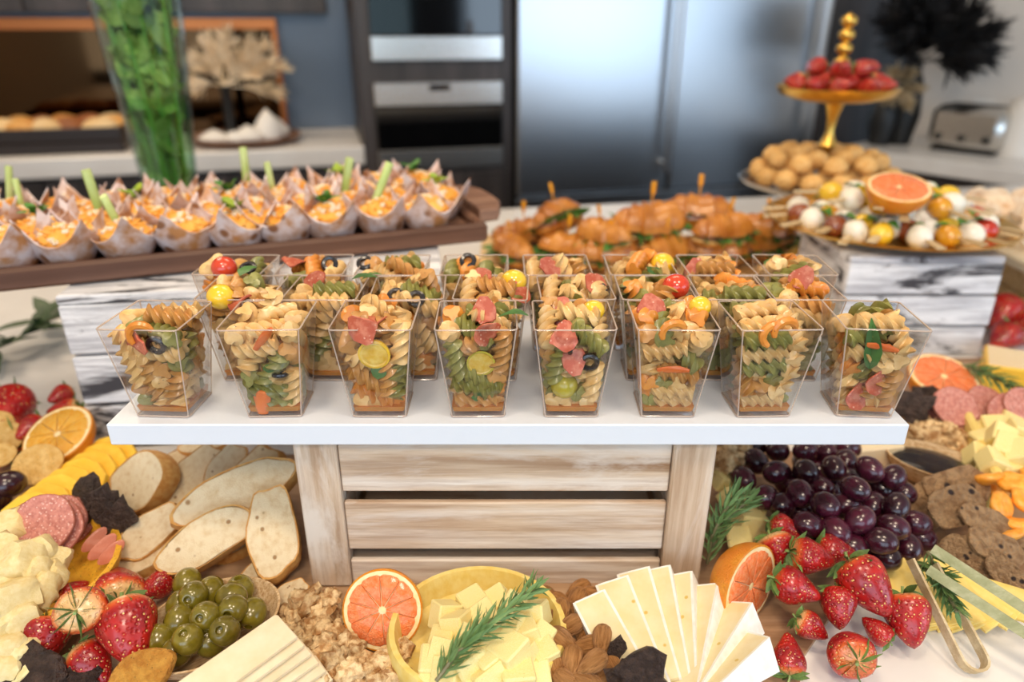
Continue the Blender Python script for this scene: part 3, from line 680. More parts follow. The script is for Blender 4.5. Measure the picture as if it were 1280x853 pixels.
pr = [(0,-.86)]+[(math.sin(a)*1.0, -.86*math.cos(a)) for a in [math.pi/2*i/10 for i in range(1,11)]]+[(.985,.012),(.955,.015)]
opeel = me('peel', lathe(pr, 40), 'peel'); opith = me('pith', lathe([(.957,.013),(.9,.016),(.84,.008),(.5,.0),(.1,.004),(.05,.03),(0,.03)], 40), 'pith')
def seg_part():
    ol = [(.10,-.018),(.45,-.118),(.78,-.218),(.845,-.16),(.865,0),(.845,.16),(.78,.218),(.45,.118),(.10,.018)]
    ol = [(x, y*1.17) for x, y in ol]
    V, Fc = slab(ol, .045, .022); return rough_up((V, Fc), .008, 9)
opulp = {m: me('segment', seg_part(), m) for m in ('pulp_red', 'pulp_orange')}
def chunk(k):
    V, Fc = ellipsoid(.55,.5,.45,16,12); W = []
    for v_ in V:
        p = Vector(v_); m_ = max(abs(p.x)/.55, abs(p.y)/.5, abs(p.z)/.45); p = p.lerp(p/max(m_,.3), .62); W.append(tuple(p+noise.noise_vector(p*2.2+Vector((k*5,0,0)))*.13+noise.noise_vector(p*7+Vector((k*5,0,0)))*.035))
    return W, Fc
cubes = {'cheese_pale': [me('cheese_cube', rough_up(box(1, .92, .8+.1*k, .06), .09, 1.3, k+3), 'cheese_pale', False) for k in range(4)], 'cheese_white': [me('cheese_chunk', chunk(k), 'cheese_white') for k in range(4)]}
def cube(px, py, z, size, label, group, mat='cheese_pale', M=None):
    return ob('cheese_cube' if mat == 'cheese_pale' else 'cheese_chunk', random.choice(cubes[mat]), None, T(*P(px, py, z)) @ RZ(rnd(0,90)) @ RX(rnd(-28,28)) @ RY(rnd(-28,28)) @ S(size), label, 'cheese', group)
def ell(a, b, n=28, amp=0, k=0, ex=2.0):
    pts = []
    for i in range(n):
        t_ = 2*math.pi*i/n; x = a*math.copysign(abs(math.cos(t_))**(2/ex), math.cos(t_)); y = b*math.copysign(abs(math.sin(t_))**(2/ex), math.sin(t_))
        f = 1+amp*noise.noise((math.cos(t_)*1.5+k*5, math.sin(t_)*1.5, k)); pts.append((x*f, y*f))
    return pts
def bread_parts(asp, th, k):
    ol = ell(.5, .5*asp, 30, .16, k, 2.3); crumb = slab([(x*.955, y*.955) for x, y in ol], th, .012)
    crumb = rough_up(crumb, .012, 6, k); V = []; Fc = []; n = len(ol); prof = [(.94,.006),(.985,-.004),(1.02,th*.3),(1.03,th*.5),(1.02,th*.7),(.985,th+.004),(.94,th-.006)]
    for f, z in prof: V += [(x*f, y*f, z) for x, y in ol]
    for j in range(len(prof)-1):
        for i in range(n): q = (i+1) % n; Fc.append([j*n+i, j*n+q, (j+1)*n+q, (j+1)*n+i])
    return me('crumb', crumb, 'crumb'), me('crust', (V, Fc), 'crust')
BREAD = [bread_parts(*q) for q in ((.45,.16,0), (.60,.17,1), (.38,.14,2), (.78,.22,3))]
def bread(a, b, z, n, label, v=0, w=1.0, flip=False):
    M, L = lay(a, b, z, n); o = thing('baguette_slice', M @ S(L, L*w, L*1.5) @ T(0, 0, -.08), label, 'bread', 'baguette slices by the crate')
    ob('crumb', BREAD[v][0], o); ob('crust', BREAD[v][1], o)
def rosemary(pts, label, n=60, nl=.022, group='rosemary sprigs', spread=.9):
    pts = [Vector(p) for p in pts]; o = thing('rosemary_sprig', T(*pts[0]), label, 'rosemary', group); q = [p-pts[0] for p in pts]
    ob('stem', me('stem', tube(q, [.0016]*len(q), 6), 'twig'), o); nd = []
    for i in range(n):
        t_ = (i/n)**.85*(len(q)-1.001); k = int(t_); p = q[k].lerp(q[k+1], t_-k); d = (q[k+1]-q[k]).normalized()
        s = d.orthogonal().normalized(); a = i*2.4+rnd(-.3,.3); s = s*math.cos(a)+d.cross(s)*math.sin(a)
        if p.z+pts[0].z+s.z*nl < .006: s.z = abs(s.z)
        dr = d*rnd(.7,1.1)+s*spread*rnd(.5,1.0); L = nl*rnd(.7,1.1)*(1-.35*(i/n)**4)
        nd.append(xf(leafm(L, .0036, rnd(-.15,.2), .5, 3, .5), frame(p, dr, s)))
    x = ob('needles', me('needles', join(*nd), 'needle'), o, kind='stuff')
    return o
def lathe_bowl(M, label, name='leaf_bowl', mat='palm_leaf', cat='bowl'):
    pr = [(0,0),(.55,0),(.72,.06),(.9,.24),(1.0,.42),(1.02,.44),(.985,.445),(.86,.27),(.69,.10),(.5,.045),(0,.04)]
    return ob(name, me(name, lathe(pr, 36), mat), None, M, label, cat)
# ------------------------------------------------------------------ baguette pile left of the crate
N1 = Vector((.15,-.62,.77)); N2 = Vector((-.35,-.62,.7)); N3 = Vector((.25,-.8,.55)); N4 = Vector((0,-.35,.94))
bread((130,722),(232,680), .012, N4, 'baguette slice lying flat under the strawberries', 0)
bread((300,740),(355,700), .010, N4, 'baguette slice flat behind the olive bowl', 1)
bread((340,760),(385,730), .010, N4, 'baguette slice flat against the crate foot', 1)
bread((265,700),(345,640), .018, N4, 'baguette slice mostly covered, behind the olive bowl', 0)
bread((148,700),(230,636), .030, N1, 'baguette slice leaning beside the pepperoni strips', 1, .85)
bread((200,712),(322,640), .042, Vector((.2,-.66,.72)), 'long baguette slice propped above the olive bowl', 0, .95)
bread((347,728),(338,612), .044, Vector((.15,-.55,.82)), 'upright baguette slice with holes against the crate post', 1, .85)
bread((222,655),(368,585), .062, Vector((.1,-.62,.77)), 'long floury baguette slice on top of the pile', 2, 1.08)
bread((152,622),(214,584), .046, Vector((-.35,-.7,.62)), 'thick round baguette end slice beside the dark crisps', 3, 1.15)
bread((205,640),(272,560), .036, Vector((.45,-.6,.65)), 'baguette slice on edge behind the round end slice', 1, .8)
bread((196,588),(262,556), .050, Vector((.3,-.3,.9)), 'baguette slice with brown crust under the white board', 2, .8)
bread((262,622),(300,556), .040, Vector((.3,-.7,.6)), 'baguette slice standing under the white board edge', 1, .9)
bread((225,566),(290,552), .056, Vector((.0,-.3,.95)), 'baguette slice at the back of the pile, crust up', 0, .9)
bread((290,640),(345,560), .034, Vector((-.1,-.7,.7)), 'shaded baguette slice at the back beside the crate', 1, .9)
bread((160,662),(215,640), .014, N4, 'baguette slice at the bottom beside the dark crisps', 1, .9)
# ------------------------------------------------------------------ left: olives in the leaf bowl
bc = P(258, 792, TZ); bM, bl = lay((172,826),(340,742), .028, UP); bM.translation = (bM.translation.x, bM.translation.y, TZ)
lathe_bowl(bM @ S(bl/2*1.06, .047, .062), 'oval palm leaf bowl heaped with green olives')
op = [(0,-1.12)]+[(math.sin(math.pi*i/10), -1.12*math.cos(math.pi*i/10)) for i in range(1,9)]+[(.36,.99),(.27,.97),(.24,.7),(.0,.55)]
olm = me('green_olive', lathe(op, 20), 'olive_skin')
for k, (px, py, z, d) in enumerate([(234,729,.034,0),(263,739,.034,0),(300,738,.034,0),(226,757,.031,0),(289,747,.040,0),(242,745,.043,0),(315,767,.032,0),(199,800,.031,0),(224,777,.036,0),(263,803,.030,0),(221,815,.028,0),(291,762,.044,1),(257,771,.046,2),(281,789,.042,3),(235,800,.042,4)]):
    dd = {0: (rnd(-1,1), rnd(-1,1), rnd(-.5,.5)), 1: (.2,-.8,.3), 2: (-.6,-.6,.45), 3: (.0,-.7,.75), 4: (-.9,-.2,.5)}[d]
    p = P(px, py, z); m = frame(p, (1,0,.01), dd) if abs(Vector(dd).normalized().x) < .95 else frame(p, (0,1,0), dd)
    ob('green_olive', olm, None, m @ S(.0122), ['whole green olive heaped in the leaf bowl','green olive with its split end facing out','green olive with a pit hole facing the strawberries','green olive with a wide pit hole facing up','round green olive at the front of the bowl'][d], 'olive', 'green olives in the bowl')
# strawberries, front left
for a, b, z, l, w, n in [((62,770),(46,838),.026,'strawberry with green leaves standing beside the cheese chunks',1.1,FACE), ((152,752),(172,835),.040,'large red strawberry pointing down beside the olive bowl',1.0,FACE),
    ((98,812),(135,856),.016,'red strawberry low down beneath the pair',1.0,FACE), ((70,752),(112,728),.026,'pale strawberry lying behind with dark leaves',.9,UP),
    ((150,760),(146,712),.024,'strawberry behind under drooping dark leaves',1.0,UP), ((214,722),(172,748),.022,'small red strawberry with leaves towards the bread',1.0,UP)]:
    berry(a, b, z, l, w, n, 'strawberries beside the olive bowl')
berry_dir(104, 764, .056, .043, (-.25,.62,-.6), 'pale-shouldered strawberry with its leaves facing out', 'strawberries beside the olive bowl', 1.05)
# cheese chunks in a pepper-rind shell at the far left
ol = ell(.5, .5, 24, .1, 2)
M, L = lay((8,690),(122,700), .030, FACE)
sh = [(0,0),(.6,.0),(.85,.1),(1,.34),(1.04,.5),(.98,.52),(.9,.36),(.74,.16),(.5,.07),(0,.06)]
ob('cheese_shell', me('cheese_shell', lathe(sh, 32), 'pepper_rind'), None, T(*P(48, 752, TZ)) @ S(.072,.075,.075), 'hollowed yellow cheese with a peppered rind full of pale chunks', 'cheese')
for px, py, z, s in [(12,662,.058,.030),(46,692,.060,.028),(22,708,.064,.034),(5,720,.06,.03),(18,750,.056,.032),(46,742,.050,.028),(6,782,.044,.03),(28,776,.044,.026),(42,720,.058,.024),(10,812,.034,.028),(30,815,.03,.024),(2,690,.066,.026),(64,722,.05,.022),(70,700,.052,.02),(4,840,.024,.03),(34,838,.022,.024)]:
    cube(px, py, z, s, 'pale broken cheese chunk heaped in the peppered shell', 'cheese chunks in the peppered shell', 'cheese_white')
# yellow cheese slices, salami, dark crisps, pepperoni
ysl = me('cheese_slice', rough_up(slab([(-.5,0),(-.46,.30),(-.3,.52),(-.05,.62),(.2,.58),(.42,.40),(.5,.0)][::-1], .10, .012), .008, 3), 'cheese_yellow', False)
q0, q1 = P(26,676,.012), P(128,596,.012); sd_ = (q1-q0).normalized(); xd_ = UP.cross(sd_)
for k in range(8):
    ob('cheese_slice', ysl, None, frame(q0.lerp(q1, k/7)+sd_*.004, -xd_, -sd_*.62+UP*.78) @ S(.074), 'thick yellow cheese slice in the row beside the salami', 'cheese', 'thick yellow cheese slices')
sal = me('salami_slice', rough_up(slab(ell(.5,.5,24,.05,1), .07, .015), .012, 3), None, True, ['salami_face','salami_skin'], None)
def salami(a, b, z, n, label, grp):
    M, L = lay(a, b, z, n); o = thing('salami_slice', M @ S(L), label, 'salami', grp); ob('meat', salmeat, o); ob('skin', salskin, o)
def ringband(ol, th, f0=.985, f1=1.015):
    V = []; Fc = []; n = len(ol); pr = [(f0,0),(f1,th*.2),(f1,th*.8),(f0,th)]
    for f, z in pr: V += [(x*f, y*f, z) for x, y in ol]
    for j in range(3):
        for i in range(n): q = (i+1) % n; Fc.append([j*n+i, j*n+q, (j+1)*n+q, (j+1)*n+i])
    return V, Fc
salmeat = me('meat', slab(ell(.5,.5,26,.06,1), .06, .01), 'salami_face'); salskin = me('skin', ringband(ell(.5,.5,26,.06,1), .06), 'salami_skin')
for k, (a, b, z) in enumerate([((70,634),(112,668),.040),((44,640),(104,668),.046),((40,642),(96,680),.052),((12,650),(76,664),.058),((26,636),(84,676),.062)]):
    salami(a, b, z, Vector((.1,-.7,.7)), 'pink salami slice overlapping in front of the yellow slices', 'salami slices left of the bread')
for k, (a, b, z) in enumerate([((104,690),(134,660),.038),((112,700),(146,668),.040),((124,706),(156,676),.036)]):
    M, L = lay(a, b, z, Vector((.3,-.7,.6))); V, Fc = slab(ell(.5,.22,20), .06, .01); V = [(x, y, zz+.15*x*x*4) for x, y, zz in V]
    ob('pepperoni_strip', me('pepperoni_strip', (V, Fc), 'pepperoni'), None, M @ S(L), 'folded red pepperoni strip beside the salami', 'pepperoni', 'pepperoni strips')
def shard(px, py, z, size, d, n, label, k, group='dark fruit crisps'):
    r = random.Random(k); ol = [(math.cos(a)*r.uniform(.34,.62), math.sin(a)*r.uniform(.28,.5)) for a in [2*math.pi*i/15 for i in range(15)]]
    ob('chocolate_shard', me('chocolate_shard', rough_up(slab(ol, .16, .03), .06, 5, k), 'chocolate', False), None, frame(P(px, py, z), d, n) @ S(size), label, 'chocolate', group)
for k, (px, py, z, s) in enumerate([(112,620,.056,.046),(136,632,.058,.044),(148,648,.05,.042),(122,640,.046,.035)]):
    shard(px, py, z, s, (.3,.2,.9), (-.4+.3*k,-.8,.4), 'dark brown chocolate shard between salami and bread', k)
shard(40, 846, .020, .062, (1,.1,0), (.1,-.6,.8), 'long dark chocolate shard under the front strawberries', 9); shard(105, 850, .016, .03, (1,.5,.2), (.2,-.5,.8), 'small dark chocolate shard under the strawberry leaves', 10)
# behind: orange half, strawberries, crackers, grape
orange_half(frame(P(72,543,.052), (1,.25,.25), (-.05,-.42,.9)), .040, 'yellow-orange half lying face up by the whitewashed riser', 'pulp_orange')
for a, b, z, l in [((22,498),(0,530),.05,'strawberry at the back beside the countertop'),((52,528),(20,548),.045,'strawberry with green leaves touching the orange half'),((88,488),(60,502),.055,'dark red strawberry against the riser'),((100,512),(58,516),.045,'dark strawberry above the orange half'),((-10,505),(30,512),.045,'strawberry at the back of the heap'),((10,560),(-16,530),.03,'strawberry half hidden by crackers')]:
    berry(a, b, z, l, 1.0, UP, 'strawberries by the riser')
ck = me('round_cracker', rough_up(slab(ell(.5,.46,24,.05,4), .10, .02), .01, 5), 'cracker')
for a, b, z, n, l in [((16,592),(80,572),.040,Vector((.1,-.6,.8)),'round seeded cracker beside the yellow cheese'),((-20,560),(28,535),.045,Vector((.5,-.6,.6)),'round cracker leaning behind the seeded one'),((-20,575),(22,565),.036,Vector((.2,-.5,.8)),'round cracker lying under the stack'),((-26,548),(14,520),.055,Vector((.6,-.5,.6)),'round cracker standing beside the strawberries')]:
    M, L = lay(a, b, z, n); ob('round_cracker', ck, None, M @ S(L), l, 'cracker', 'round crackers')
grm = me('grape', ellipsoid(1.1,.9,.9,18,12), 'grape')
ob('grape', grm, None, T(*P(10,606,.042)) @ RZ(40) @ S(.016), 'single dark grape beside the yellow cheese', 'grape'); ob('grape', grm, None, T(*P(-6,625,.03)) @ RZ(80) @ S(.016), 'dark grape beside the salami', 'grape')
# toast and ivory cheese slices at the front
M, L = lay((142,860),(218,826), .034, FACE); ob('crostini', me('crostini', rough_up(slab(ell(.5,.32,26,.1,6), .16, .03), .012, 6), 'toast'), None, M @ S(L*1.1), 'golden toasted crostini below the olive bowl', 'bread')
iv = me('cheese_slice', slab([(-.5,-.15),(.5,-.15),(.5,.13),(.48,.15),(-.5,.15)], .07, .006), 'cheese_ivory', False)
for k in range(9):
    f = k/8; nn = Vector((.16,-.20,.96)).normalized(); M, L = lay((236+f*130, 848+f*36), (346+f*76, 771+f*80), .062-.0064*k, nn); xa = M.to_3x3() @ Vector((1,0,0)); Lr = .088
    ob('cheese_slice', iv, None, frame(onplane(346+f*76, 771+f*80, M.translation, nn)-xa*Lr/2, xa, nn) @ T(0,-.013,0) @ S(Lr, Lr, Lr*.62), 'smooth ivory cheese slice in the shingled stack by the walnuts', 'cheese', 'ivory cheese slices')
# ------------------------------------------------------------------ walnuts
def walnut(k):
    V, Fc = ellipsoid(1, .82, .62, 20, 14); W = []
    for v_ in V:
        p = Vector(v_); q = p*3.1+Vector((k*4,0,0)); r = 1+.30*math.sin(5*p.x+2.5*noise.noise(q*.7))*math.cos(4.5*p.y+2.5*noise.noise(q*.8))+.12*noise.noise(q*1.2)-.25*math.exp(-(p.y/.14)**2)
        W.append(tuple(p*r))
    return me('walnut_half', (W, Fc), 'walnut_nut')
WN = [walnut(k) for k in range(4)]
def nut(px, py, z, s, label, group): ob('walnut_half', random.choice(WN), None, T(*P(px, py, z)) @ RZ(rnd(0,360)) @ RX(rnd(-40,40)) @ RY(rnd(-30,30)) @ S(s*1.22), label, 'walnut', group)
for px, py, z, s in [(385,752,.028,.013),(412,748,.03,.009),(402,768,.022,.012),(372,772,.018,.012),(360,766,.014,.010),(384,786,.02,.011),(418,770,.018,.009),(400,790,.022,.012),(421,792,.02,.010),(380,806,.018,.011),(404,808,.024,.011),(432,806,.024,.009),(396,826,.022,.012),(420,824,.026,.011),(446,818,.022,.009),(382,842,.014,.012),(408,846,.02,.012),(436,840,.024,.013),(462,832,.022,.012),(486,826,.022,.011),(504,812,.024,.009),(470,850,.016,.012),(496,846,.018,.011),(450,852,.014,.011),(364,790,.012,.011),(424,858,.014,.012)]:
    nut(px, py, z, s, 'brown walnut piece heaped around the orange half', 'walnuts beside the ivory cheese')
# orange half against the crate
orange_half(frame(P(478,763,.040), (1,0,.02), (-.05,-.86,.48)), .0335, 'red-fleshed orange half leaning on the crate slats')
# cheese wheel bowl with cubes
rp = [(0,0),(.6,0),(.86,.03),(.98,.14),(1.0,.34),(.97,.42),(.91,.42),(.88,.33),(.84,.18),(.72,.12),(0,.10)]
bp = P(598, 824, TZ); bw = .074
ob('cheese_shell', me('cheese_shell', lathe(rp, 40), 'cheese_rind'), None, T(bp.x, bp.y+.004, TZ) @ S(bw, .070, .082), 'hollowed pale yellow cheese wheel filled with herb cheese cubes', 'cheese')
for px, py, z, s in [(556,770,.046,.018),(590,756,.046,.019),(622,752,.046,.018),(572,786,.05,.020),(555,800,.046,.019),(606,770,.05,.018),(640,762,.05,.018),(667,768,.052,.021),(545,832,.042,.022),(556,822,.046,.02),(584,806,.054,.018),(614,796,.056,.022),(640,786,.054,.02),(656,792,.052,.019),(676,796,.046,.016),(680,820,.042,.019),(657,818,.05,.015),(637,818,.056,.022),(613,826,.054,.019),(588,832,.052,.023),(563,846,.044,.021),(550,854,.036,.02),(612,850,.046,.022),(645,850,.044,.022),(672,846,.038,.018),(588,858,.038,.02),(676,846,.03,.016)]:
    cube(px, py, z-.006, s*1.14, 'pale herb-flecked cheese cube in the hollowed wheel', 'herb cheese cubes')
a_, b_ = P(545, 852, .056), P(672, 732, .074); m_ = P(596, 793, .077)
rosemary([a_, a_.lerp(m_,.5)+Vector((0,0,.004)), m_, m_.lerp(b_,.5), b_], 'thick rosemary sprig lying across the herb cheese cubes', 110, .024)
# almonds
V, Fc = ellipsoid(1, .58, .40, 18, 14); V = [((x), y*(1-.35*x)*(1 if x < .2 else 1-.25*(x-.2)), z*(1-.3*x)) for x, y, z in V]
alm = me('almond', rough_up((V, Fc), .03, 4), 'almond')
for px, py, z, r in [(703,755,.022,30),(719,751,.026,120),(744,746,.024,10),(700,768,.03,100),(711,784,.034,150),(705,800,.038,40),(752,801,.042,100),(733,808,.034,170),(715,828,.038,100),(740,829,.042,150),(764,828,.032,60),(698,843,.03,80),(734,848,.032,20),(720,771,.026,80),(687,749,.016,50),(711,853,.03,30),(756,842,.024,140),(730,790,.026,110),(748,818,.026,60),(690,775,.02,70),(760,758,.012,20),(722,738,.018,150),(738,758,.016,70),(694,812,.026,120),(772,838,.016,20),(716,812,.028,30)]:
    ob('almond', alm, None, T(*P(px, py, z)) @ RX(rnd(20,50)) @ RZ(-r) @ RX(rnd(-30,30)) @ S(.0135), 'brown almond heaped between cheese cubes and brie', 'almond', 'almonds')
# brie fan: each slice lies on its cut side
bl_, bt, bh = .095, .026, .026
def prism(L, t_, h, x0=.0):
    V = [(x0,-t_/2,0),(x0,t_/2,0),(L,-t_/2,0),(L,t_/2,0),(L*1.0,-t_/2,h),(L*1.0,t_/2,h),(x0,-t_/2,.0025),(x0,t_/2,.0025)]
    return V, [[0,1,3,2],[6,4,5,7],[0,2,4,6],[1,7,5,3],[2,3,5,4],[0,6,7,1]]
paste = me('paste', prism(bl_, bt, bh), 'brie_paste', False)
rnds = join(*[xf(prism(bl_+.0012, .0022, bh+.0006, -.0006), T(0, s*(bt/2+.0008), -.0002)) for s in (-1,1)], box(.0022, bt, bh+.0006, .0006, (bl_+.0012,0,bh/2)))
rindm = me('rind', rnds, 'brie_rind', False)
tops = [(742,772),(772,752),(800,740),(828,738),(858,746),(893,762),(935,788),(955,832)]; tips = [(800,868),(818,868),(832,868),(842,866),(848,864),(850,864),(846,872),(858,884)]
for k, (a, b) in enumerate(zip(tips, tops)):
    M, L = lay(a, b, .018+.002*(3.5-abs(k-3.5)), UP); roll = [-12,-15,-18,-22,-27,-31,-33,-33][k]
    o = thing('brie_slice', frame(P(b[0], b[1], .024)-(M.to_3x3() @ Vector((1,0,0)))*bl_, M.to_3x3() @ Vector((1,0,0)), UP) @ RX(roll) @ T(0,0,-.002), 'brie slice with white rind in the fan before the crate', 'cheese', 'brie slices in a fan')
    ob('paste', paste, o); ob('rind', rindm, o)
shard(802, 838, .046, .042, (1,.1,.15), (.1,-.7,.6), 'large dark chocolate shard in front of the brie fan', 21, 'chocolate by the brie'); shard(770, 810, .042, .018, (.3,.3,.9), (0,-.8,.5), 'small dark chocolate shard between almonds and brie', 22, 'chocolate by the brie'); shard(790, 850, .036, .04, (1,-.2,.05), (0,-.6,.8), 'dark chocolate shard at the almond edge', 23, 'chocolate by the brie')
# ------------------------------------------------------------------ right: orange, strawberries, grapes
orange_half(frame(P(938,733,.040), (.45,.5,.75), (.66,-.70,.22)), .0375, 'red-fleshed orange half on edge against the crate post')
R_ = 'strawberries before the grapes'
for a, b, z, l, w, n in [((987,846),(984,790),.020,'round red strawberry alone beside the brie',1.05,FACE),((1112,803),(1078,772),.022,'strawberry with dry leaves towards the counter',1.0,FACE),((1128,742),(1143,812),.030,'upright strawberry beside the bamboo tongs',1.0,FACE),
    ((1060,700),(1113,772),.048,'large strawberry slanting across the heap',1.0,FACE),((1046,735),(1050,788),.034,'plump red strawberry in the middle of the heap',1.1,FACE),((995,772),(1036,798),.026,'strawberry tucked beside the single round one',1.1,FACE),
    ((967,722),(1027,750),.046,'strawberry lying sideways touching the orange half',1.0,FACE),((988,690),(1044,704),.055,'strawberry with leaves above the orange half',1.1,FACE),((1020,685),(1072,694),.046,'strawberry behind against the grapes',1.0,FACE),((962,668),(984,712),.044,'strawberry behind the orange half',1.2,FACE),((962,652),(1006,672),.050,'pale orange strawberry beside the grapes',.9,FACE)]:
    berry(a, b, z, l, w, n, R_)
berry_dir(1060, 814, .024, .042, (.1,.75,-.35), 'pale strawberry with its leaf star facing out', R_, 1.1)
gb = thing('grape_bunch', T(*P(1040,640,TZ)), 'large bunch of dark red grapes under the board end', 'grapes'); gi = gb.matrix_basis.inverted()
gl = [(1007,564,.05),(1030,565,.045),(971,591,.055),(1007,590,.062),(1042,586,.062),(1057,577,.05),(1087,587,.066),(1117,597,.056),(1069,612,.072),(1000,617,.062),(1024,610,.05),(1032,632,.068),(1056,632,.055),(929,599,.045),(957,622,.052),(978,632,.05),(1010,657,.056),(1045,665,.056),(1075,650,.064),(1091,632,.05),(1120,634,.058),(1117,660,.05),(1101,677,.052),(1146,655,.036),(1135,685,.03),(1066,684,.042),(941,560,.04),(945,577,.045),(972,564,.045),(1127,616,.04),(1106,697,.034),(985,605,.04),(1020,590,.03),(1060,600,.04),(1040,612,.035),(1085,665,.035),(1025,680,.035),(1000,640,.035),(1100,610,.04),(1150,672,.022),(1060,560,.04),(1005,578,.03),(930,575,.03)]
for px, py, z in gl: ob('grape', grm, gb, gi @ T(*P(px, py, z)) @ RZ(rnd(0,180)) @ RY(rnd(-30,30)) @ S(.0142))
ob('stem', me('stem', tube([P(x,y,z)-P(1040,640,TZ) for x,y,z in ((1000,575,.05),(1030,605,.045),(1060,640,.045),(1095,650,.04),(1120,645,.035))], .002, 6), 'grape_stem'), gb)
# rosemary and cheese between crate and grapes
p0 = P(884, 705, .02); rosemary([p0, P(890,670,.05), P(905,640,.075), P(922,615,.09)], 'rosemary sprig standing between crate post and grapes', 60, .026); rosemary([P(888,690,.03), P(900,660,.05), P(925,635,.06), P(940,620,.07)], 'second rosemary sprig bending towards the grapes', 46, .024)
for px, py, z, s in [(935,655,.03,.026),(925,678,.022,.026),(940,638,.03,.022),(915,625,.03,.024),(905,600,.035,.024),(948,666,.02,.022)]: cube(px, py, z, s, 'cheese cube behind the rosemary and the orange half', 'cheese cubes beside the grapes')
for px, py, z in [(905,565,.05),(918,572,.045),(908,580,.05),(925,560,.05),(900,588,.04),(914,556,.055)]: nut(px, py, z, .013, 'walnut piece beside the crate under the board', 'walnuts by the crate')
# ------------------------------------------------------------------ far right
bM, bl2 = lay((1106,560),(1232,600), .026, UP); bM.translation = (bM.translation.x, bM.translation.y, TZ)
jb = lathe_bowl(bM @ S(bl2/2, bl2/2*.70, .062), 'oval palm leaf bowl of glossy black spread')
o = ob('black_spread', me('black_spread', rough_up(lathe([(0,.30),(.3,.31),(.6,.29),(.8,.24),(.86,.2)][::-1], 30), .02, 6), 'jam'), None, bM @ S(bl2/2, bl2/2*.70, .062) @ T(0,0,.11), 'glossy black spread filling the palm leaf bowl', 'spread'); o['kind'] = 'stuff'
fc = [me('fruit_cracker', rough_up(slab(ell(.5,.27+.03*k,18,.16,k+8,3.0), .07, .010), .012, 5, k), 'fruit_cracker', False) for k in range(3)]
for k, (a, b, z, n, l) in enumerate([((1130,640),(1190,604),.030,Vector((.1,-.6,.8)),'speckled fruit cracker beside the grapes'),((1150,618),(1235,604),.036,Vector((.1,-.7,.7)),'speckled fruit cracker behind the stack'),((1160,650),(1225,618),.044,Vector((0,-.6,.8)),'speckled fruit cracker on top of the stack'),((1195,640),(1262,660),.042,Vector((.1,-.6,.8)),'speckled fruit cracker with a dark raisin'),
    ((1205,668),(1280,700),.034,Vector((.1,-.6,.8)),'long fruit cracker slanting to the edge'),((1180,668),(1222,716),.026,Vector((-.4,-.7,.6)),'fruit cracker on edge behind the tongs'),((1202,668),(1248,728),.026,Vector((-.4,-.7,.6)),'second fruit cracker on edge'),((1235,690),(1282,745),.026,Vector((-.4,-.7,.6)),'third fruit cracker on edge'),((1255,660),(1310,690),.03,Vector((0,-.5,.8)),'fruit cracker beside the apricots'),((1145,660),(1180,640),.018,UP,'fruit cracker lying under the stack')]):
    M, L = lay(a, b, z, n); ob('fruit_cracker', fc[k % 3], None, M @ S(L*.9), l, 'cracker', 'speckled fruit crackers')
V, Fc = ellipsoid(1,.85,.42,16,10); V = [(x, y, z-(.25*math.exp(-(x*x+y*y)*5) if z > 0 else 0)) for x, y, z in V]; ap = me('dried_apricot', rough_up((V, Fc), .09, 2), 'apricot')
for px, py, z in [(1237,598,.045),(1252,632,.045),(1266,603,.05),(1280,625,.045),(1272,655,.036),(1246,608,.03),(1290,600,.04),(1275,585,.04),(1262,668,.03)]: ob('dried_apricot', ap, None, T(*P(px, py, z)) @ RZ(rnd(0,360)) @ RX(rnd(15,55)) @ S(.017), 'orange dried apricot beside the fruit crackers', 'apricot', 'dried apricots')
ob('cheese_crust', me('cheese_crust', rough_up(box(.15,.012,.045,.003), .004, 20), 'cheese_rind', False), None, frame(P(1222,572,.024), P(1240,600,0)-P(1208,535,0), UP), 'flat cheese rind edge beside the cheese cubes', 'cheese')
for px, py, z, s in [(1232,552,.04,.026),(1256,562,.05,.028),(1242,534,.045,.026),(1272,545,.055,.028),(1222,572,.035,.024),(1240,578,.045,.026),(1275,570,.05,.028),(1258,590,.035,.026),(1226,538,.035,.022),(1260,530,.04,.026),(1288,555,.05,.028),(1250,548,.055,.026),(1236,592,.03,.022)]: cube(px, py, z, s, 'pale cheese cube heaped beside the dried apricots', 'cheese cubes by the apricots')
for k, (a, b, z, n) in enumerate([((1165,508),(1222,510),.05,Vector((-.1,-.6,.8))),((1210,508),(1256,505),.045,Vector((.1,-.6,.8))),((1188,528),(1245,528),.035,Vector((0,-.5,.85))),((1235,524),(1300,522),.045,Vector((0,-.6,.8))),((1150,512),(1185,510),.035,Vector((-.3,-.5,.8))),((1255,512),(1310,510),.055,Vector((0,-.6,.8)))]): salami(a, b, z, n, 'pink salami slice in front of the orange half and wedge', 'salami slices before the wedge')
orange_half(frame(P(1180,471,.055), (1,.05,0), (.0,-.30,.95)), .0455, 'red-fleshed orange half face up before the gold plate riser')
V, Fc = slab([(0,0),(.095,-.02),(.115,.04),(.03,.075)], .05, .003); ob('cheese_wedge', me('cheese_wedge', (V, Fc), None, False, ['cheese_ivory','cheese_yellow'], [1 if i < 12 else 0 for i in range(len(Fc))]), None, T(*P(1222,496,TZ)) @ RZ(-8) , 'tall cheese wedge with yellow rind under a rosemary sprig', 'cheese')
rosemary([P(1203,456,.062), P(1225,464,.064), P(1250,476,.066), P(1285,494,.066)], 'rosemary sprig lying on the cheese wedge', 70, .026)
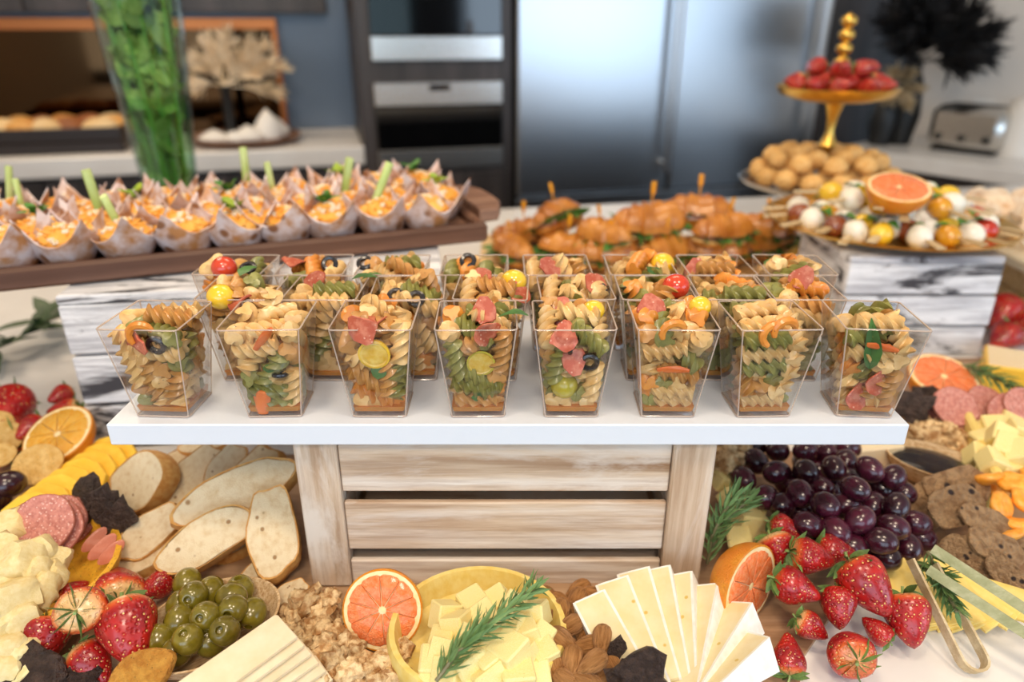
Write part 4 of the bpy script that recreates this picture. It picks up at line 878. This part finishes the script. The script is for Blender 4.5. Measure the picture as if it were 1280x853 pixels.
for px, py, z, s in [(1140,528,.03,.014),(1158,534,.03,.014),(1172,540,.028,.013),(1188,540,.03,.013),(1150,545,.024,.013),(1165,552,.022,.013),(1182,556,.022,.013),(1200,552,.024,.013),(1135,540,.022,.013),(1195,565,.02,.012),(1142,518,.03,.012)]: nut(px, py, z, s, 'walnut piece beside the bowl of black spread', 'walnuts by the black spread')
shard(1140, 508, .05, .05, (.6,.2,.6), (-.1,-.8,.5), 'dark chocolate shard under the far cup', 31, 'chocolate by the salami'); shard(1155, 500, .045, .045, (1,.2,.1), (0,-.8,.5), 'dark chocolate shard before the face-up orange', 32, 'chocolate by the salami')
for a, b, z, l in [((1262,378),(1240,412),.034,'strawberry beside the whitewashed riser'),((1268,412),(1240,432),.022,'strawberry lower beside the whitewashed riser'),((1238,448),(1258,430),.018,'orange-tinted strawberry at the riser foot'),((1292,400),(1268,430),.022,'strawberry behind the wedge')]: berry(a, b, z, l, 1.0, FACE, 'strawberries by the low riser')
ob('cheese_slab', me('cheese_slab', box(.075,.05,.03,.003), 'cheese_ivory', False), None, T(*P(1078,560,.02)) @ RZ(10), 'ivory cheese block behind the grapes', 'cheese')
# yellow cheese slices and rosemary under the tongs
ys = me('cheese_slice', slab([(-.5,-.3),(.5,-.3),(.5,.3),(-.5,.3)], .06, .008), 'cheese_butter', False)
for k in range(9):
    f = k/8; M, L = lay((1108+f*110, 700+f*40), (1150+f*100, 790-f*40), .010+.001*k, Vector((-.35,-.25,.9)))
    ob('cheese_slice', ys, None, M @ S(.066,.050,.066), 'yellow cheese slice fanned under the bamboo tongs', 'cheese', 'cheese slices under the tongs')
rosemary([P(1160,690,.05), P(1170,712,.045), P(1180,735,.042), P(1196,765,.038)], 'rosemary sprig between the bamboo tongs', 60, .022); rosemary([P(1140,700,.04), P(1160,715,.042), P(1185,722,.045)], 'short rosemary sprig behind the tongs', 34, .022)
def ribbon(path, wd, th, side):
    V = []; Fc = []; path = [Vector(p) for p in path]; n = len(path)
    for i, p in enumerate(path):
        t_ = (path[min(i+1,n-1)]-path[max(i-1,0)]).normalized(); s = Vector(side); s = (s-t_*s.dot(t_)).normalized(); u = t_.cross(s)
        for a, b in ((-1,-1),(1,-1),(1,1),(-1,1)): V.append(tuple(p+s*a*wd/2+u*b*th/2))
    for i in range(n-1):
        for k in range(4): q = (k+1) % 4; Fc.append([i*4+k, i*4+q, (i+1)*4+q, (i+1)*4+k])
    return V, Fc+[[3,2,1,0],[(n-1)*4+k for k in range(4)]]
def tong(p1, bend1, bend2, p2, label, mat, wd=.013, side=None):
    p1, bend1, bend2, p2 = map(Vector, (p1, bend1, bend2, p2)); ax = ((bend1-p1)+(bend2-p2)).normalized(); ctr = (bend1+bend2)/2; r = (bend2-bend1)/2
    path = [p1.lerp(bend1, i/6) for i in range(7)]
    for i in range(1, 8): a = math.pi*i/8; path.append(ctr-r*math.cos(a)+ax*r.length*math.sin(a)*.9)
    path += [bend2.lerp(p2, i/6) for i in range(7)]
    side = side or ax.cross(r.normalized())
    ob('bamboo_tongs', me('bamboo_tongs', ribbon(path, wd, .0022, side), mat, False), None, None, label, 'tongs', 'bamboo tongs')
tong(P(1138,700,.060), P(1200,826,.012), P(1230,822,.012), P(1168,706,.050), 'bamboo tongs with bent end standing on the counter', 'bamboo', .010)
tong(P(1160,712,.060), P(1330,824,.040), P(1334,796,.050), P(1166,686,.066), 'greenish bamboo tongs resting across the cheese slices', 'bamboo_green', .0085, Vector((.25,.45,.85)))
# ------------------------------------------------------------------ wonton cups on the tray
food('wonton', '#b57e4e', '#dacbca', 45, .35, .62, .4, .4, bscale=90, coat=.3, vary=.18, spots='#8c5e40', spot_scale=35, spot_cut=.3)  # pale second tone puts whitish-lilac sky reflections into the shell colour
food('cheddar', '#eda238', '#f4bb5c', 60, rough=.5, vary=.05); food('crumble', '#f1e4cf', '#e6d2b0', 60, rough=.7, vary=.03)
food('celery', '#c3d18a', '#a9bf66', 20, rough=.4, stretch=(.2,1,1)); food('celery_leaf', '#a8b82c', '#7fa032', 40, rough=.5); food('leaf_green', '#4f8a2c', '#3a7224', 40, rough=.5)
def wonton(k):
    n = 10; top_, bot = [], []; r = random.Random(k)
    for j in range(n+1):
        for i in range(n+1):
            s, t_ = i/n*2-1, j/n*2-1; rho = math.hypot(s, t_); a = math.atan2(t_, s)
            w_ = max(0, rho-.42); R = .0255*min(rho/.42, 1)+.018*w_+.012*w_*w_; z = .031*w_/.58+.009*max(0,rho-1)/.41+.003*math.sin(3*a+k)*w_
            R *= 1+.07*math.sin(4*a+k*1.3)*min(1,w_*2)
            top_.append((R*math.cos(a), R*math.sin(a), z+.0012)); Ro = R+.0011*min(1,w_*6); bot.append((Ro*math.cos(a), Ro*math.sin(a), z-.0002 if w_ <= 0 else z))
    V = top_+bot; m = n+1; o = m*m; Fc = []
    for j in range(n):
        for i in range(n): a = j*m+i; Fc += [[a, a+1, a+m+1, a+m], [o+a, o+a+m, o+a+m+1, o+a+1]]
    ed = [i for i in range(n)]+[i*m+n for i in range(n)]+[n*m+n-i for i in range(n)]+[(n-i)*m for i in range(n)]
    for i in range(len(ed)): a, b = ed[i], ed[(i+1) % len(ed)]; Fc.append([b, a, o+a, o+b])
    return me('shell', rough_up((V, Fc), .0025, 60, k), 'wonton')
def filling(k):
    r = random.Random(k+50); parts = [rough_up(lathe([(.0,.046),(.012,.044),(.022,.040),(.030,.034),(.030,.024)], 18), .004, 90, k)]; mi = [0]*len(parts[0][1])
    for i in range(70):
        a = r.uniform(0,6.3); q = r.uniform(0,.030); wht = i % 4 == 0
        p = box(.013 if not wht else .007, .0028 if not wht else .006, .0028 if not wht else .005, .0006)
        p = xf(p, T(q*math.cos(a), q*math.sin(a), q*0+.0475-.012*(q/.026)**2) @ RZ(r.uniform(0,180)) @ RY(r.uniform(-25,25)))
        parts.append(p); mi += [1 if wht else 0]*len(p[1])
    return me('filling', join(*parts), None, True, ['cheddar','crumble'], mi)
WS = [wonton(k) for k in range(4)]; WF = [filling(k) for k in range(3)]
stick = me('celery_stick', xf(slab(ell(.004,.006,10), .06, .0008), T(0,0,0)), 'celery')
lf = [xf(leafm(.022,.016,.3,.2,6), RZ(a) @ RY(-b)) for a, b in ((0,60),(70,35),(150,50),(220,30),(290,55))]
leaf_tuft = {m: me('leaf_tuft', rough_up(join(*lf), .003, 120, 2), m) for m in ('celery_leaf','leaf_green')}
kk = 0
for r_ in range(4):
    for q in range(11):
        x = -.325+q*.063+(.018 if r_ % 2 else -.01)+rnd(-.005,.005); y = -.088+r_*.0585+rnd(-.004,.004)
        M = tray.matrix_basis @ T(x, y, .0125) @ RZ(rnd(0,90)); kk += 1; kind = kk % 5
        lab = {0:'wonton cup of shredded cheddar with a celery stick standing in it',1:'wonton cup of shredded cheddar and crumbled white cheese',2:'wonton cup of cheddar with a yellow-green celery leaf',3:'wonton cup of shredded cheddar and crumbled white cheese',4:'wonton cup of cheddar with a dark green herb leaf'}[kind]
        if kind in (2,4) and q % 2: lab = 'wonton cup of shredded cheddar and crumbled white cheese'; kind = 1
        o = thing('wonton_cup', M, lab, 'wonton cup', 'wonton cups on the walnut tray'); ob('shell', random.choice(WS), o); ob('filling', random.choice(WF), o, RZ(rnd(0,360)))
        if kind == 0: ob('celery_stick', stick, o, T(.006,.012,.034) @ RZ(rnd(0,360)) @ RX(rnd(-30,30)) @ S(1,1,rnd(.75,1.1)))
        if kind in (2,4): ob('leaf_tuft', leaf_tuft['celery_leaf' if kind == 2 else 'leaf_green'], o, T(0,.005,.05) @ RZ(rnd(0,360)))
# ------------------------------------------------------------------ croissant sandwiches
food('croissant', '#d08a38', '#9c5418', 30, .35, .7, .35, .3, coat=.35, vary=.08, stretch=(1,1,1)); food('croissant_crumb', '#f0d49a', '#e0b872', 40, rough=.7, bump=.5)
food('ham', '#d9a08c', '#c88474', 50, rough=.45); food('arugula', '#3f6a2a', '#5c8a3c', 40, rough=.5); food('pick', '#f0a818', '#e89a10', 40, rough=.4, vary=.03)
def crois(half, k):
    n, na = 34, 11; V = []; Fc = []
    for i in range(n+1):
        s = i/n*2-1; R = .030*max(.0, 1-abs(s)**2.3)**.62*(1+.24*((abs(s)*3.6) % 1-.5))+.0008; an = s*1.0; px_, py_ = .052*math.sin(an)*1.15, .045*(1-math.cos(an))
        for j in range(na):
            a = math.pi*j/(na-1); y, z = R*math.cos(a), R*math.sin(a)*(1.0 if half > 0 else -.55)
            V.append((px_-y*math.sin(an), py_+y*math.cos(an), z))
    for i in range(n):
        for j in range(na-1): a = i*na+j; q = [a, a+na, a+na+1, a+1]; Fc.append(q if half < 0 else q[::-1])
        a = i*na; q = [a, a+na-1, a+2*na-1, a+na]; Fc.append(q if half < 0 else q[::-1])
    mi = ([0]*(na-1)+[1])*n; Fc += [list(range(na)), list(range(n*na, n*na+na))]; mi += [0,0]
    return me('croissant_top' if half > 0 else 'croissant_bottom', rough_up((V, Fc), .0022, 50, k), None, True, ['croissant','croissant_crumb'], mi)
CTs = [crois(1,k) for k in range(3)]; CBs = crois(-1, 5)
lv = []
for i in range(26):
    a = rnd(-1.1,1.1); sd = random.choice((-1,1)); lv.append(xf(rough_up(leafm(rnd(.026,.044), rnd(.010,.018), rnd(-.3,.4), .3, 5), .002, 90, i), T(.052*math.sin(a), .02*(1-math.cos(a))+sd*rnd(.004,.012), rnd(.0,.004)) @ RZ(90*sd+rnd(-50,50)) @ RX(rnd(-60,60))))
greens = me('greens', join(*lv), 'arugula'); hamm = me('ham_slice', rough_up(slab(ell(.046,.026,22,.15,3), .003, .0005), .005, 60), 'ham')
CZ = .06
o = thing('low_riser', T(*P(800,315,0)) , 'low pale wooden riser under the croissant sandwiches', 'riser'); o.matrix_basis = T(.215, 1.37, 0)
ob('riser_top', me('riser_top', box(.56,.34,.012,.002), 'pine', False), o, T(0,0,CZ-.0065))
for x in (-.26,.26): ob('riser_leg', me('riser_leg', box(.012,.32,CZ-.0135,.002), 'pine', False), o, T(x,0,(CZ-.0135)/2))
for k, (px, py, z, yaw, tilt, sc) in enumerate([(655,300,.085,20,10,1.05),(708,318,.085,-30,0,1.0),(760,322,.085,10,5,1.0),(830,322,.085,40,0,1.0),(890,318,.085,-20,0,1.0),(945,312,.085,15,0,1.0),(975,300,.085,60,0,.9),
     (700,276,.135,50,-28,1.0),(812,284,.135,12,16,1.15),(872,272,.140,-10,-12,1.1),(752,298,.12,-40,10,.9),(905,294,.125,20,8,1.0),(955,292,.115,-35,5,.9),(640,318,.082,-60,0,.9)]):
    M = T(*P(px, py, z)) @ RZ(yaw) @ RX(tilt) @ S(sc*1.12)
    o = thing('croissant_sandwich', M, ['golden croissant sandwich with greens behind the pasta cups','golden croissant sandwich on top of the heap'][k in (7,8,9)], 'sandwich', 'croissant sandwiches')
    ob('croissant_bottom', CBs, o, T(0,0,-.004)); ob('ham_slice', hamm, o, T(0,.006,-.001)); ob('greens', greens, o, RZ(rnd(-4,4)), kind='stuff'); ob('croissant_top', CTs[k % 3], o, T(0,0,.006) @ RX(rnd(-14,4)))
    pk = ob('pick', me('pick', tube([(0,.004,-.01),(0,.004,.052)], .0011, 6), 'pick'), o, RX(rnd(-12,12)))
    ob('pick_head', me('pick_head', box(.007,.0025,.018,.0008,(0,.004,.058)), 'pick'), pk)
# ------------------------------------------------------------------ gold plate with skewers
gx, gy, gz = .640, 1.205, .1605
ob('gold_plate', me('gold_plate', lathe([(0,.004),(.12,.004),(.15,.008),(.185,.016),(.197,.020),(.198,.022),(.196,.0225),(.183,.019),(.148,.0115),(.12,.008),(0,.008)], 56), 'gold'), None, T(gx, gy, gz), 'round gold plate of tomato and mozzarella skewers on the low riser', 'plate')
food('mozzarella', '#f3eee2', '#e9e0cc', 60, rough=.35, bump=.2, sss=.2, spots='#5a6a3a', spot_scale=90, spot_cut=.10, vary=.03); food('tomato_amber', '#d9901c', '#e2a52c', 40, rough=.2, bump=.05, coat=.6); food('tomato_brown', '#7a3a22', '#8f4a2a', 40, rough=.2, bump=.05, coat=.6)
mz = me('mozzarella_ball', rough_up(ellipsoid(.0145,.014,.013,16,12), .0012, 90), 'mozzarella'); tmb = {m: me('cherry_tomato', ellipsoid(.0145,.0125,.0125,18,12), m) for m in ('tomato_amber','tomato_red','tomato_brown','tomato_yellow')}
bsl = me('basil_leaf', rough_up(leafm(.022,.016,.6,.3,6), .0015, 120), 'leaf_green'); skm = me('skewer_stick', join(xf(tube([(-.05,0,0),(.034,0,0)], .0012, 6), S(1)), slab([(.034,-.002),(.04,-.0045),(.062,-.005),(.062,.005),(.04,.0045),(.034,.002)], .0022, .0004)), 'bamboo')
sk = []
for i in range(13): a = -205+i*18; sk.append((.118, a, .028))
for i in range(7): sk.append((.068, -195+i*32, .062))
for k, (rr, a, z) in enumerate(sk):
    ar = math.radians(a+rnd(-4,4)); M = T(gx+rr*math.cos(ar), gy+rr*math.sin(ar), gz+z) @ RZ(math.degrees(ar)+rnd(-22,22)) @ RY(rnd(-3,8)) @ S(1.4)
    cl = random.choice(list(tmb)[:2]+['tomato_amber','tomato_yellow','tomato_brown']); cn = {'tomato_amber':'an amber','tomato_red':'a red','tomato_brown':'a dark','tomato_yellow':'a yellow'}[cl]
    o = thing('caprese_skewer', M, 'short skewer of mozzarella balls and %s tomato on the gold plate' % cn, 'skewer', 'tomato and mozzarella skewers'); ob('skewer_stick', skm, o); fl_ = k % 2; ob('mozzarella_ball', mz, o, T(-.007 if fl_ else .018,0,0) @ RX(rnd(0,360))); ob('cherry_tomato', tmb[cl], o, T(.019 if fl_ else -.007,0,0)); ob('basil_leaf', bsl, o, T(.002,-.004,.008) @ RZ(rnd(0,180)) @ RY(-30)); ob('mozzarella_ball', mz, o, T(-.033,0,0) @ RX(rnd(0,360)))
orange_half(T(*P(1124,234,.255)) @ RX(18) @ RY(-4), .047, 'red-fleshed orange half on top of the gold plate')
# ------------------------------------------------------------------ two tier stand
sy_ = 1.56; sx_ = PY(1031,200,sy_).x; z1 = PY(1031,236,sy_).z; z2 = PY(1048,124,sy_).z; z3 = PY(1062,14,sy_).z
st = thing('tiered_stand', T(sx_, sy_, 0), 'two tier gold cake stand with beaded stem', 'stand')
ob('foot', me('foot', lathe([(0,0),(.085,0),(.085,.006),(.03,.03),(.016,z1*.5),(.02,z1-.004),(0,z1-.004)], 32), 'gold'), st)
ob('lower_plate', me('lower_plate', lathe([(0,-.003),(.12,-.003),(.165,.012),(.172,.02),(.170,.021),(.162,.016),(.118,.002),(0,.002)], 48), 'silver_plate'), st, T(0,0,z1))
prof = [(0,.002),(.018,.003)]; L = z2-z1
for f, r in ((.06,.016),(.14,.008),(.2,.008),(.25,.017),(.32,.017),(.38,.008),(.44,.010),(.5,.019),(.58,.012),(.66,.008),(.8,.011),(.92,.017),(.97,.022)): prof.append((r, f*L))
ob('stem', me('stem', lathe(prof+[(0,L-.006)], 20), 'gold'), st, T(0,0,z1))
ob('upper_plate', me('upper_plate', lathe([(0,-.004),(.07,-.003),(.110,.008),(.121,.024),(.119,.025),(.107,.012),(.068,.002),(0,.002)], 44), 'gold'), st, T(0,0,z2))
prof = [(0,.003),(.012,.004)]; L = z3-z2
for i in range(5): b0 = .2+i*.155; prof += [(.006, b0*L), (.0145, (b0+.04)*L), (.0165, (b0+.075)*L), (.0145, (b0+.115)*L), (.006, (b0+.15)*L)]
ob('finial', me('finial', lathe(prof+[(0,L)], 18), 'gold'), st, T(0,0,z2))
food('puff', '#e8bf7e', '#d8a256', 2.5, .35, .65, .6, .5, bscale=50, vary=.1)
pfm = [me('cream_puff', rough_up(ellipsoid(1,1,.85,16,12), .16, 1.6, k), 'puff') for k in range(3)]
for lay_, (num, rr, zz) in enumerate(((15,.132,.034),(9,.078,.036),(10,.105,.066),(6,.055,.072))):
    for i in range(num):
        a = 2*math.pi*i/num+lay_; ob('cream_puff', random.choice(pfm), None, T(sx_+rr*math.cos(a), sy_+rr*math.sin(a), z1+zz+rnd(-.003,.003)) @ RZ(rnd(0,360)) @ S(rnd(.020,.0245)), 'small golden cream puff heaped on the lower tier', 'cream puff', 'cream puffs on the stand')
for lay_, (num, rr, zz) in enumerate(((10,.088,.032),(6,.05,.034),(6,.055,.062))):
    for i in range(num):
        a = 2*math.pi*i/num+lay_*.6; d = (math.cos(a+rnd(-.8,.8)), math.sin(a+rnd(-.8,.8)), rnd(-.2,.5)); strawberry(frame(Vector((sx_+rr*math.cos(a), sy_+rr*math.sin(a), z2+zz)), d, UP) @ S(.048), 'strawberry piled on the upper tier', 'strawberries on the stand')
# ------------------------------------------------------------------ toasts on the wooden box, far right
o = thing('wooden_box', T(1.09, 1.33, 0), 'yellow wooden box under the board of pale toasts', 'box')
for k in range(2):
    for y in (-.19,.19): ob('box_board', me('box_board', box(.40,.014,.05,.002), 'pine', False), o, T(0,y,.0265+k*.052))
    for x in (-.193,.193): ob('box_side', me('box_side', box(.014,.364,.05,.002), 'pine', False), o, T(x,0,.0265+k*.052))
ob('pale_board', me('pale_board', box(.46,.44,.018,.003), 'cheese_ivory', False), None, T(1.08,1.33,.1145), 'pale board carrying rows of toasts', 'board')
ob('pale_board_cover', me('pale_board_cover', box(.37,.35,.006,.002), 'pine', False), o, T(0,0,.0995))
food('melba', '#f0dcc0', '#d8ac80', 4, .4, .7, .8, .5, vary=.08)
tst = me('toast_slice', rough_up(slab(ell(.5,.42,22,.12,9), .10, .02), .02, 4), 'melba')
for r_ in range(5):
    for q in range(7):
        if random.random() < .1: continue
        ob('toast_slice', tst, None, T(.90+q*.052+rnd(-.008,.008), 1.20+r_*.068, .1535+rnd(-.001,.002)) @ RZ(rnd(-35,35)) @ RX(62+rnd(-12,12)) @ S(.060), 'pale toasted bread slice standing behind the gold plate', 'bread', 'toasts behind the gold plate')
# ------------------------------------------------------------------ glass vase of leafy stems
vy = 1.42; vz = PY(216,243,vy); vx = vz.x; za, zb = vz.z, PY(168,0,vy).z; r0 = .036; rs = (.078-.049)/(zb-za); VH = .66
def vr(z): return .049+(z-za)*rs
food('vase_leaf', '#6c883c', '#93a65a', 3, rough=.45, vary=.4); food('vase_stem', '#5c8a35', '#78a24a', 20, rough=.4)
vs = thing('glass_vase', T(vx, vy, .0005), 'tall flared clear glass vase of leafy green stems', 'vase')
ob('glass', me('glass', lathe([(0,0),(vr(0)-.002,0),(vr(0),.004)]+[(vr(z), z) for z in (.1,.3,.5,VH)]+[(vr(VH)-.003, VH)]+[(vr(z)-.004, z) for z in (.5,.3,.1,.02)]+[(0,.018)], 40), 'vase_glass'), vs)
ob('water', me('water', lathe([(0,.0185),(vr(.02)-.0052,.021),(vr(.36)-.0052,.36),(0,.36)], 40), 'water'), vs)
vlm = [me('leaf', rough_up(leafm(1,.72,.25,.25,6), .05, 3, k), 'vase_leaf') for k in range(3)]
for k in range(18):
    a = k*2.4; f = math.sqrt((k+.5)/18); b0 = Vector((vx+f*(vr(.02)-.010)*math.cos(a+1), vy+f*(vr(.02)-.010)*math.sin(a+1), .022)); b1 = Vector((vx+f*(vr(.62)-.014)*math.cos(a), vy+f*(vr(.62)-.014)*math.sin(a), .64))
    o = thing('leafy_stem', T(*b0), 'green leafy stem standing in the glass vase', 'plant', 'leafy stems in the vase')
    ob('stem', me('stem', tube([b0-b0, (b1-b0)*.5, b1-b0], [.0038,.0034,.0026], 7), 'vase_stem'), o)
    for i in range(24):
        t_ = .2+.8*(i+rnd(0,.6))/24 if k % 3 else .42+.58*(i+rnd(0,.6))/24; p = (b1-b0)*t_; an = rnd(0,6.28); L = rnd(.04,.07); w_ = p+b0; dirv = Vector((math.cos(an), math.sin(an), rnd(.2,1.6)))
        tip = w_+dirv.normalized()*L; rad = math.hypot(tip.x-vx, tip.y-vy); lim = vr(tip.z)-.008
        if rad > lim: dirv += Vector((vx-tip.x, vy-tip.y, 0))*(1.0/L)*.9; L *= .8; tip = w_+dirv.normalized()*L
        if math.hypot(tip.x-vx, tip.y-vy) > vr(tip.z)-.006: L *= .5
        ob('leaf', vlm[i % 3], o, frame(p, dirv, Vector((math.cos(an+1.5), math.sin(an+1.5), .3))) @ S(L))
# ------------------------------------------------------------------ leaf garland on the counter, left
gp = [P(-40,450,.02), P(10,430,.03), P(50,405,.035), P(86,392,.03)]
o = thing('leaf_garland', T(*gp[0]), 'dark green leafy sprig lying on the counter beside the riser', 'plant'); ob('stem', me('stem', tube([p-gp[0] for p in gp], .002, 6), 'twig'), o)
olf = me('leaf', rough_up(leafm(1,.36,.15,.25,6), .02, 3), 'olive_leaf')
for i in range(26):
    t_ = i/26*2.98; k = int(t_); p = gp[k].lerp(gp[k+1], t_-k)-gp[0]; ob('leaf', olf, o, T(*p) @ RZ(rnd(-10,330)) @ RY(rnd(-40,10)) @ S(rnd(.055,.09)))
# ------------------------------------------------------------------ things on the back counter
food('roll', '#d9a45c', '#c08038', 14, .35, .65, .6, .3); food('roll_dark', '#a8683a', '#8a4f28', 14, rough=.6); food('roll_pale', '#ecd0a0', '#ddb880', 14, rough=.7); plain('tray_dark', '#2b211d', .4)
def kP(px, py, v, z=None):
    u, zz = kq(px, py, v); return K0+kx*u+ky*v+UP*(zz if z is None else z)
tb = kq(-30, 175, .22)[0]; te = kq(163, 175, .22)[0]
o = thing('bread_tray', KM @ T((tb+te)/2, .24, .0005), 'long dark tray of bread rolls on the back counter', 'tray'); ob('tray_base', me('tray_base', box(te-tb,.30,.05,.006), 'tray_dark', False), o, T(0,0,.025))
for y in (-.146,.146): ob('tray_edge', me('tray_edge', box(te-tb,.012,.05,.003), 'tray_dark', False), o, T(0,y,.076))
for x in (-(te-tb)/2+.006,(te-tb)/2-.006): ob('tray_end', me('tray_end', box(.012,.276,.05,.003), 'tray_dark', False), o, T(x,0,.076))
for k, (px, m, y) in enumerate([(5,'roll_pale',-.04),(28,'roll',-.06),(55,'roll_pale',-.06),(85,'roll_dark',-.03),(124,'roll_pale',-.06),(145,'roll',.0),(22,'roll',.07),(52,'roll_dark',.07),(80,'roll',.08),(110,'roll_dark',.07),(140,'roll_pale',.08),(-10,'roll',.02)]):
    u = kq(px, 150, .24+y)[0]; ob('bread_roll', me('bread_roll', rough_up(ellipsoid(.072,.058,.046,16,10), .006, 14, k), m), None, KM @ T(u, .24+y, .088+.0) @ RZ(rnd(-30,30)), {'roll':'golden','roll_dark':'dark brown','roll_pale':'floury pale'}[m]+' bread roll in the long dark tray', 'bread', 'bread rolls on the back counter')
pc = kq(307,172,.25)[0]; plm = KM @ T(pc, .25, .0006); ob('wooden_plate', me('wooden_plate', lathe([(0,0),(.2,0),(.235,.02),(.24,.035),(.23,.036),(.2,.016),(0,.014)], 40), 'walnut'), None, plm, 'round wooden plate with a dried arrangement on the back counter', 'plate')
ob('black_vase', me('black_vase', lathe([(0,0),(.05,0),(.05,.01),(.022,.04),(.022,.2),(.03,.22),(.026,.222),(0,.2)], 20), 'black_plastic'), None, KM @ T(pc-.06,.3,.016), 'slim black vase holding beige dried plumes', 'vase')
plain('napkin', '#f0ece6', .8)
for k, (dx, dy, s, h) in enumerate([(-.12,-.06,.07,.05),(.02,-.08,.07,.07),(.10,-.02,.065,.13),(-.03,-.1,.05,.05),(.14,.06,.05,.08)]): ob('white_stone', me('white_stone', rough_up(lathe([(0,0),(s*.9,.0),(s,h*.3),(s*.55,h*.7),(0,h)], 14), .008, 20, k), 'napkin'), None, KM @ T(pc+dx,.25+dy,.017), 'white folded napkin on the round wooden plate', 'napkin', 'napkins on the wooden plate')
food('pampas', '#f2e0c4', '#e2c8a0', 10, rough=.9, vary=.1); food('pampas_black', '#121113', '#1d1b1e', 10, rough=.8, vary=.1); food('dried_beige', '#cdb998', '#a8936f', 20, rough=.9)
def plume(name, base, tip, wd, mat, label, group, n=150, sl=.0035):
    base, tip = Vector(base), Vector(tip); ax = tip-base; L = ax.length; o = thing(name, T(*base), label, 'plume', group)
    q = [Vector((0,0,0)), ax*.5+Vector((0,0,.03*L)), ax]; ob('stem', me('stem', tube(q, .003, 6), mat), o); P_ = []
    for i in range(n):
        t_ = rnd(.38,1); p = q[0].lerp(q[1], t_*2) if t_ < .5 else q[1].lerp(q[2], t_*2-1); d = ax.normalized()+Vector((rnd(-1,1),rnd(-1,1),rnd(-.8,.8)))*.75
        P_.append(xf(leafm(wd*rnd(.6,1.2)*(1.25-t_*.6), sl*2, rnd(-.1,.4), .3, 3), frame(p, d, (rnd(-1,1),rnd(-1,1),rnd(-1,1)))))
    ob('feather', me('feather', join(*P_), mat), o, kind='stuff')
vb = KM @ Vector((pc-.06,.3,.236))
for k, (px, py) in enumerate([(246,78),(262,55),(285,45),(310,60),(335,80),(352,85),(345,115),(250,105),(268,82),(300,80),(330,60)]):
    plume('dried_plume', vb, kP(px, py, .3+.05*math.sin(k)), .10, 'pampas', 'beige feathery dried plume in the slim black vase', 'beige plumes', 70, .007)
# right counter
tp = RM.inverted() @ P(1205, 190, 0)
to = thing('toaster', RM @ T(tp.x, max(tp.y, .15)+.02, .001), 'brushed steel toaster with black knobs on the side counter', 'toaster')
def rounded(sx, sy, sz, b): return box(sx, sy, sz, b, (0,0,sz/2+.012))
ob('toaster_body', me('toaster_body', rounded(.28,.17,.17,.028), 'oven_steel'), to)
for y in (-.035,.035): ob('slot', me('slot', box(.2,.022,.004,.001,(0,y,.1835)), 'black_plastic', False), to)
for x in (-.09,.0,.09): ob('knob', me('knob', xf(lathe([(0,0),(.014,0),(.013,.012),(0,.012)], 14), T(x,-.0855,.06) @ RX(90)), 'black_plastic'), to)
ob('toaster_foot', me('toaster_foot', box(.24,.13,.012,.002,(0,0,.006)), 'black_plastic', False), to)
for k, (px, py, h, r) in enumerate([(1075,178,.26,.06),(1122,180,.34,.065)]):
    b = P(px, py, 0); q = RM.inverted() @ b; b = RM @ Vector((max(q.x,.1), max(q.y,.12), 0)); ob('black_vase', me('black_vase', lathe([(0,0),(r*.7,0),(r,h*.35),(r*.8,h*.75),(r*.45,h*.92),(r*.55,h),(r*.4,h),(0,h*.5)], 26), 'black_plastic'), None, T(b.x,b.y,.001), ['short round black vase beside the tall cabinet','taller black vase holding black plumes'][k], 'vase')
    if k == 1: vtop = Vector((b.x, b.y, h))
    else: vt0 = Vector((b.x, b.y, h))
for k, (px, py) in enumerate([(1110,30),(1125,5),(1145,-15),(1170,-5),(1195,0),(1218,15),(1235,40),(1228,70),(1205,80),(1160,20),(1185,40),(1150,50),(1130,60),(1200,50)]):
    d = onplane(px, py, vtop+Vector((0,-.14+.08*math.sin(k*2),0)), Vector((0,-1,0))); plume('black_plume', vtop, d, .15, 'pampas_black', 'black feathery plume in the taller black vase', 'black plumes', 110, .008)
for k, (px, py) in enumerate([(1100,100),(1120,90),(1138,92),(1148,112),(1135,130),(1112,125)]):
    d = onplane(px, py, vt0+Vector((.05,-.12,0)), Vector((0,-1,0))); plume('dried_flower', vt0, d, .07, 'dried_beige', 'grey-beige dried flower leaning from the short black vase', 'dried flowers', 60, .006)
q = RM.inverted() @ P(1278,196,0); ob('white_canister', me('white_canister', lathe([(0,0),(.075,0),(.078,.01),(.066,.2),(.06,.215),(.03,.225),(.012,.225),(.012,.245),(0,.25)], 28), 'napkin'), None, RM @ T(q.x-.02, max(q.y,.14), .001), 'white lidded canister at the end of the side counter', 'canister')
q = rq(1226,140,.62); o = thing('wall_outlet', RM @ T(q.x,.6185,q.z), 'white wall outlet above the toaster', 'outlet'); ob('cover_plate', me('cover_plate', box(.09,.006,.12,.003,(0,-.001,0)), 'napkin', False), o)
for z in (-.025,.025): ob('socket', me('socket', box(.034,.003,.03,.001,(0,-.0055,z)), 'quartz', False), o)
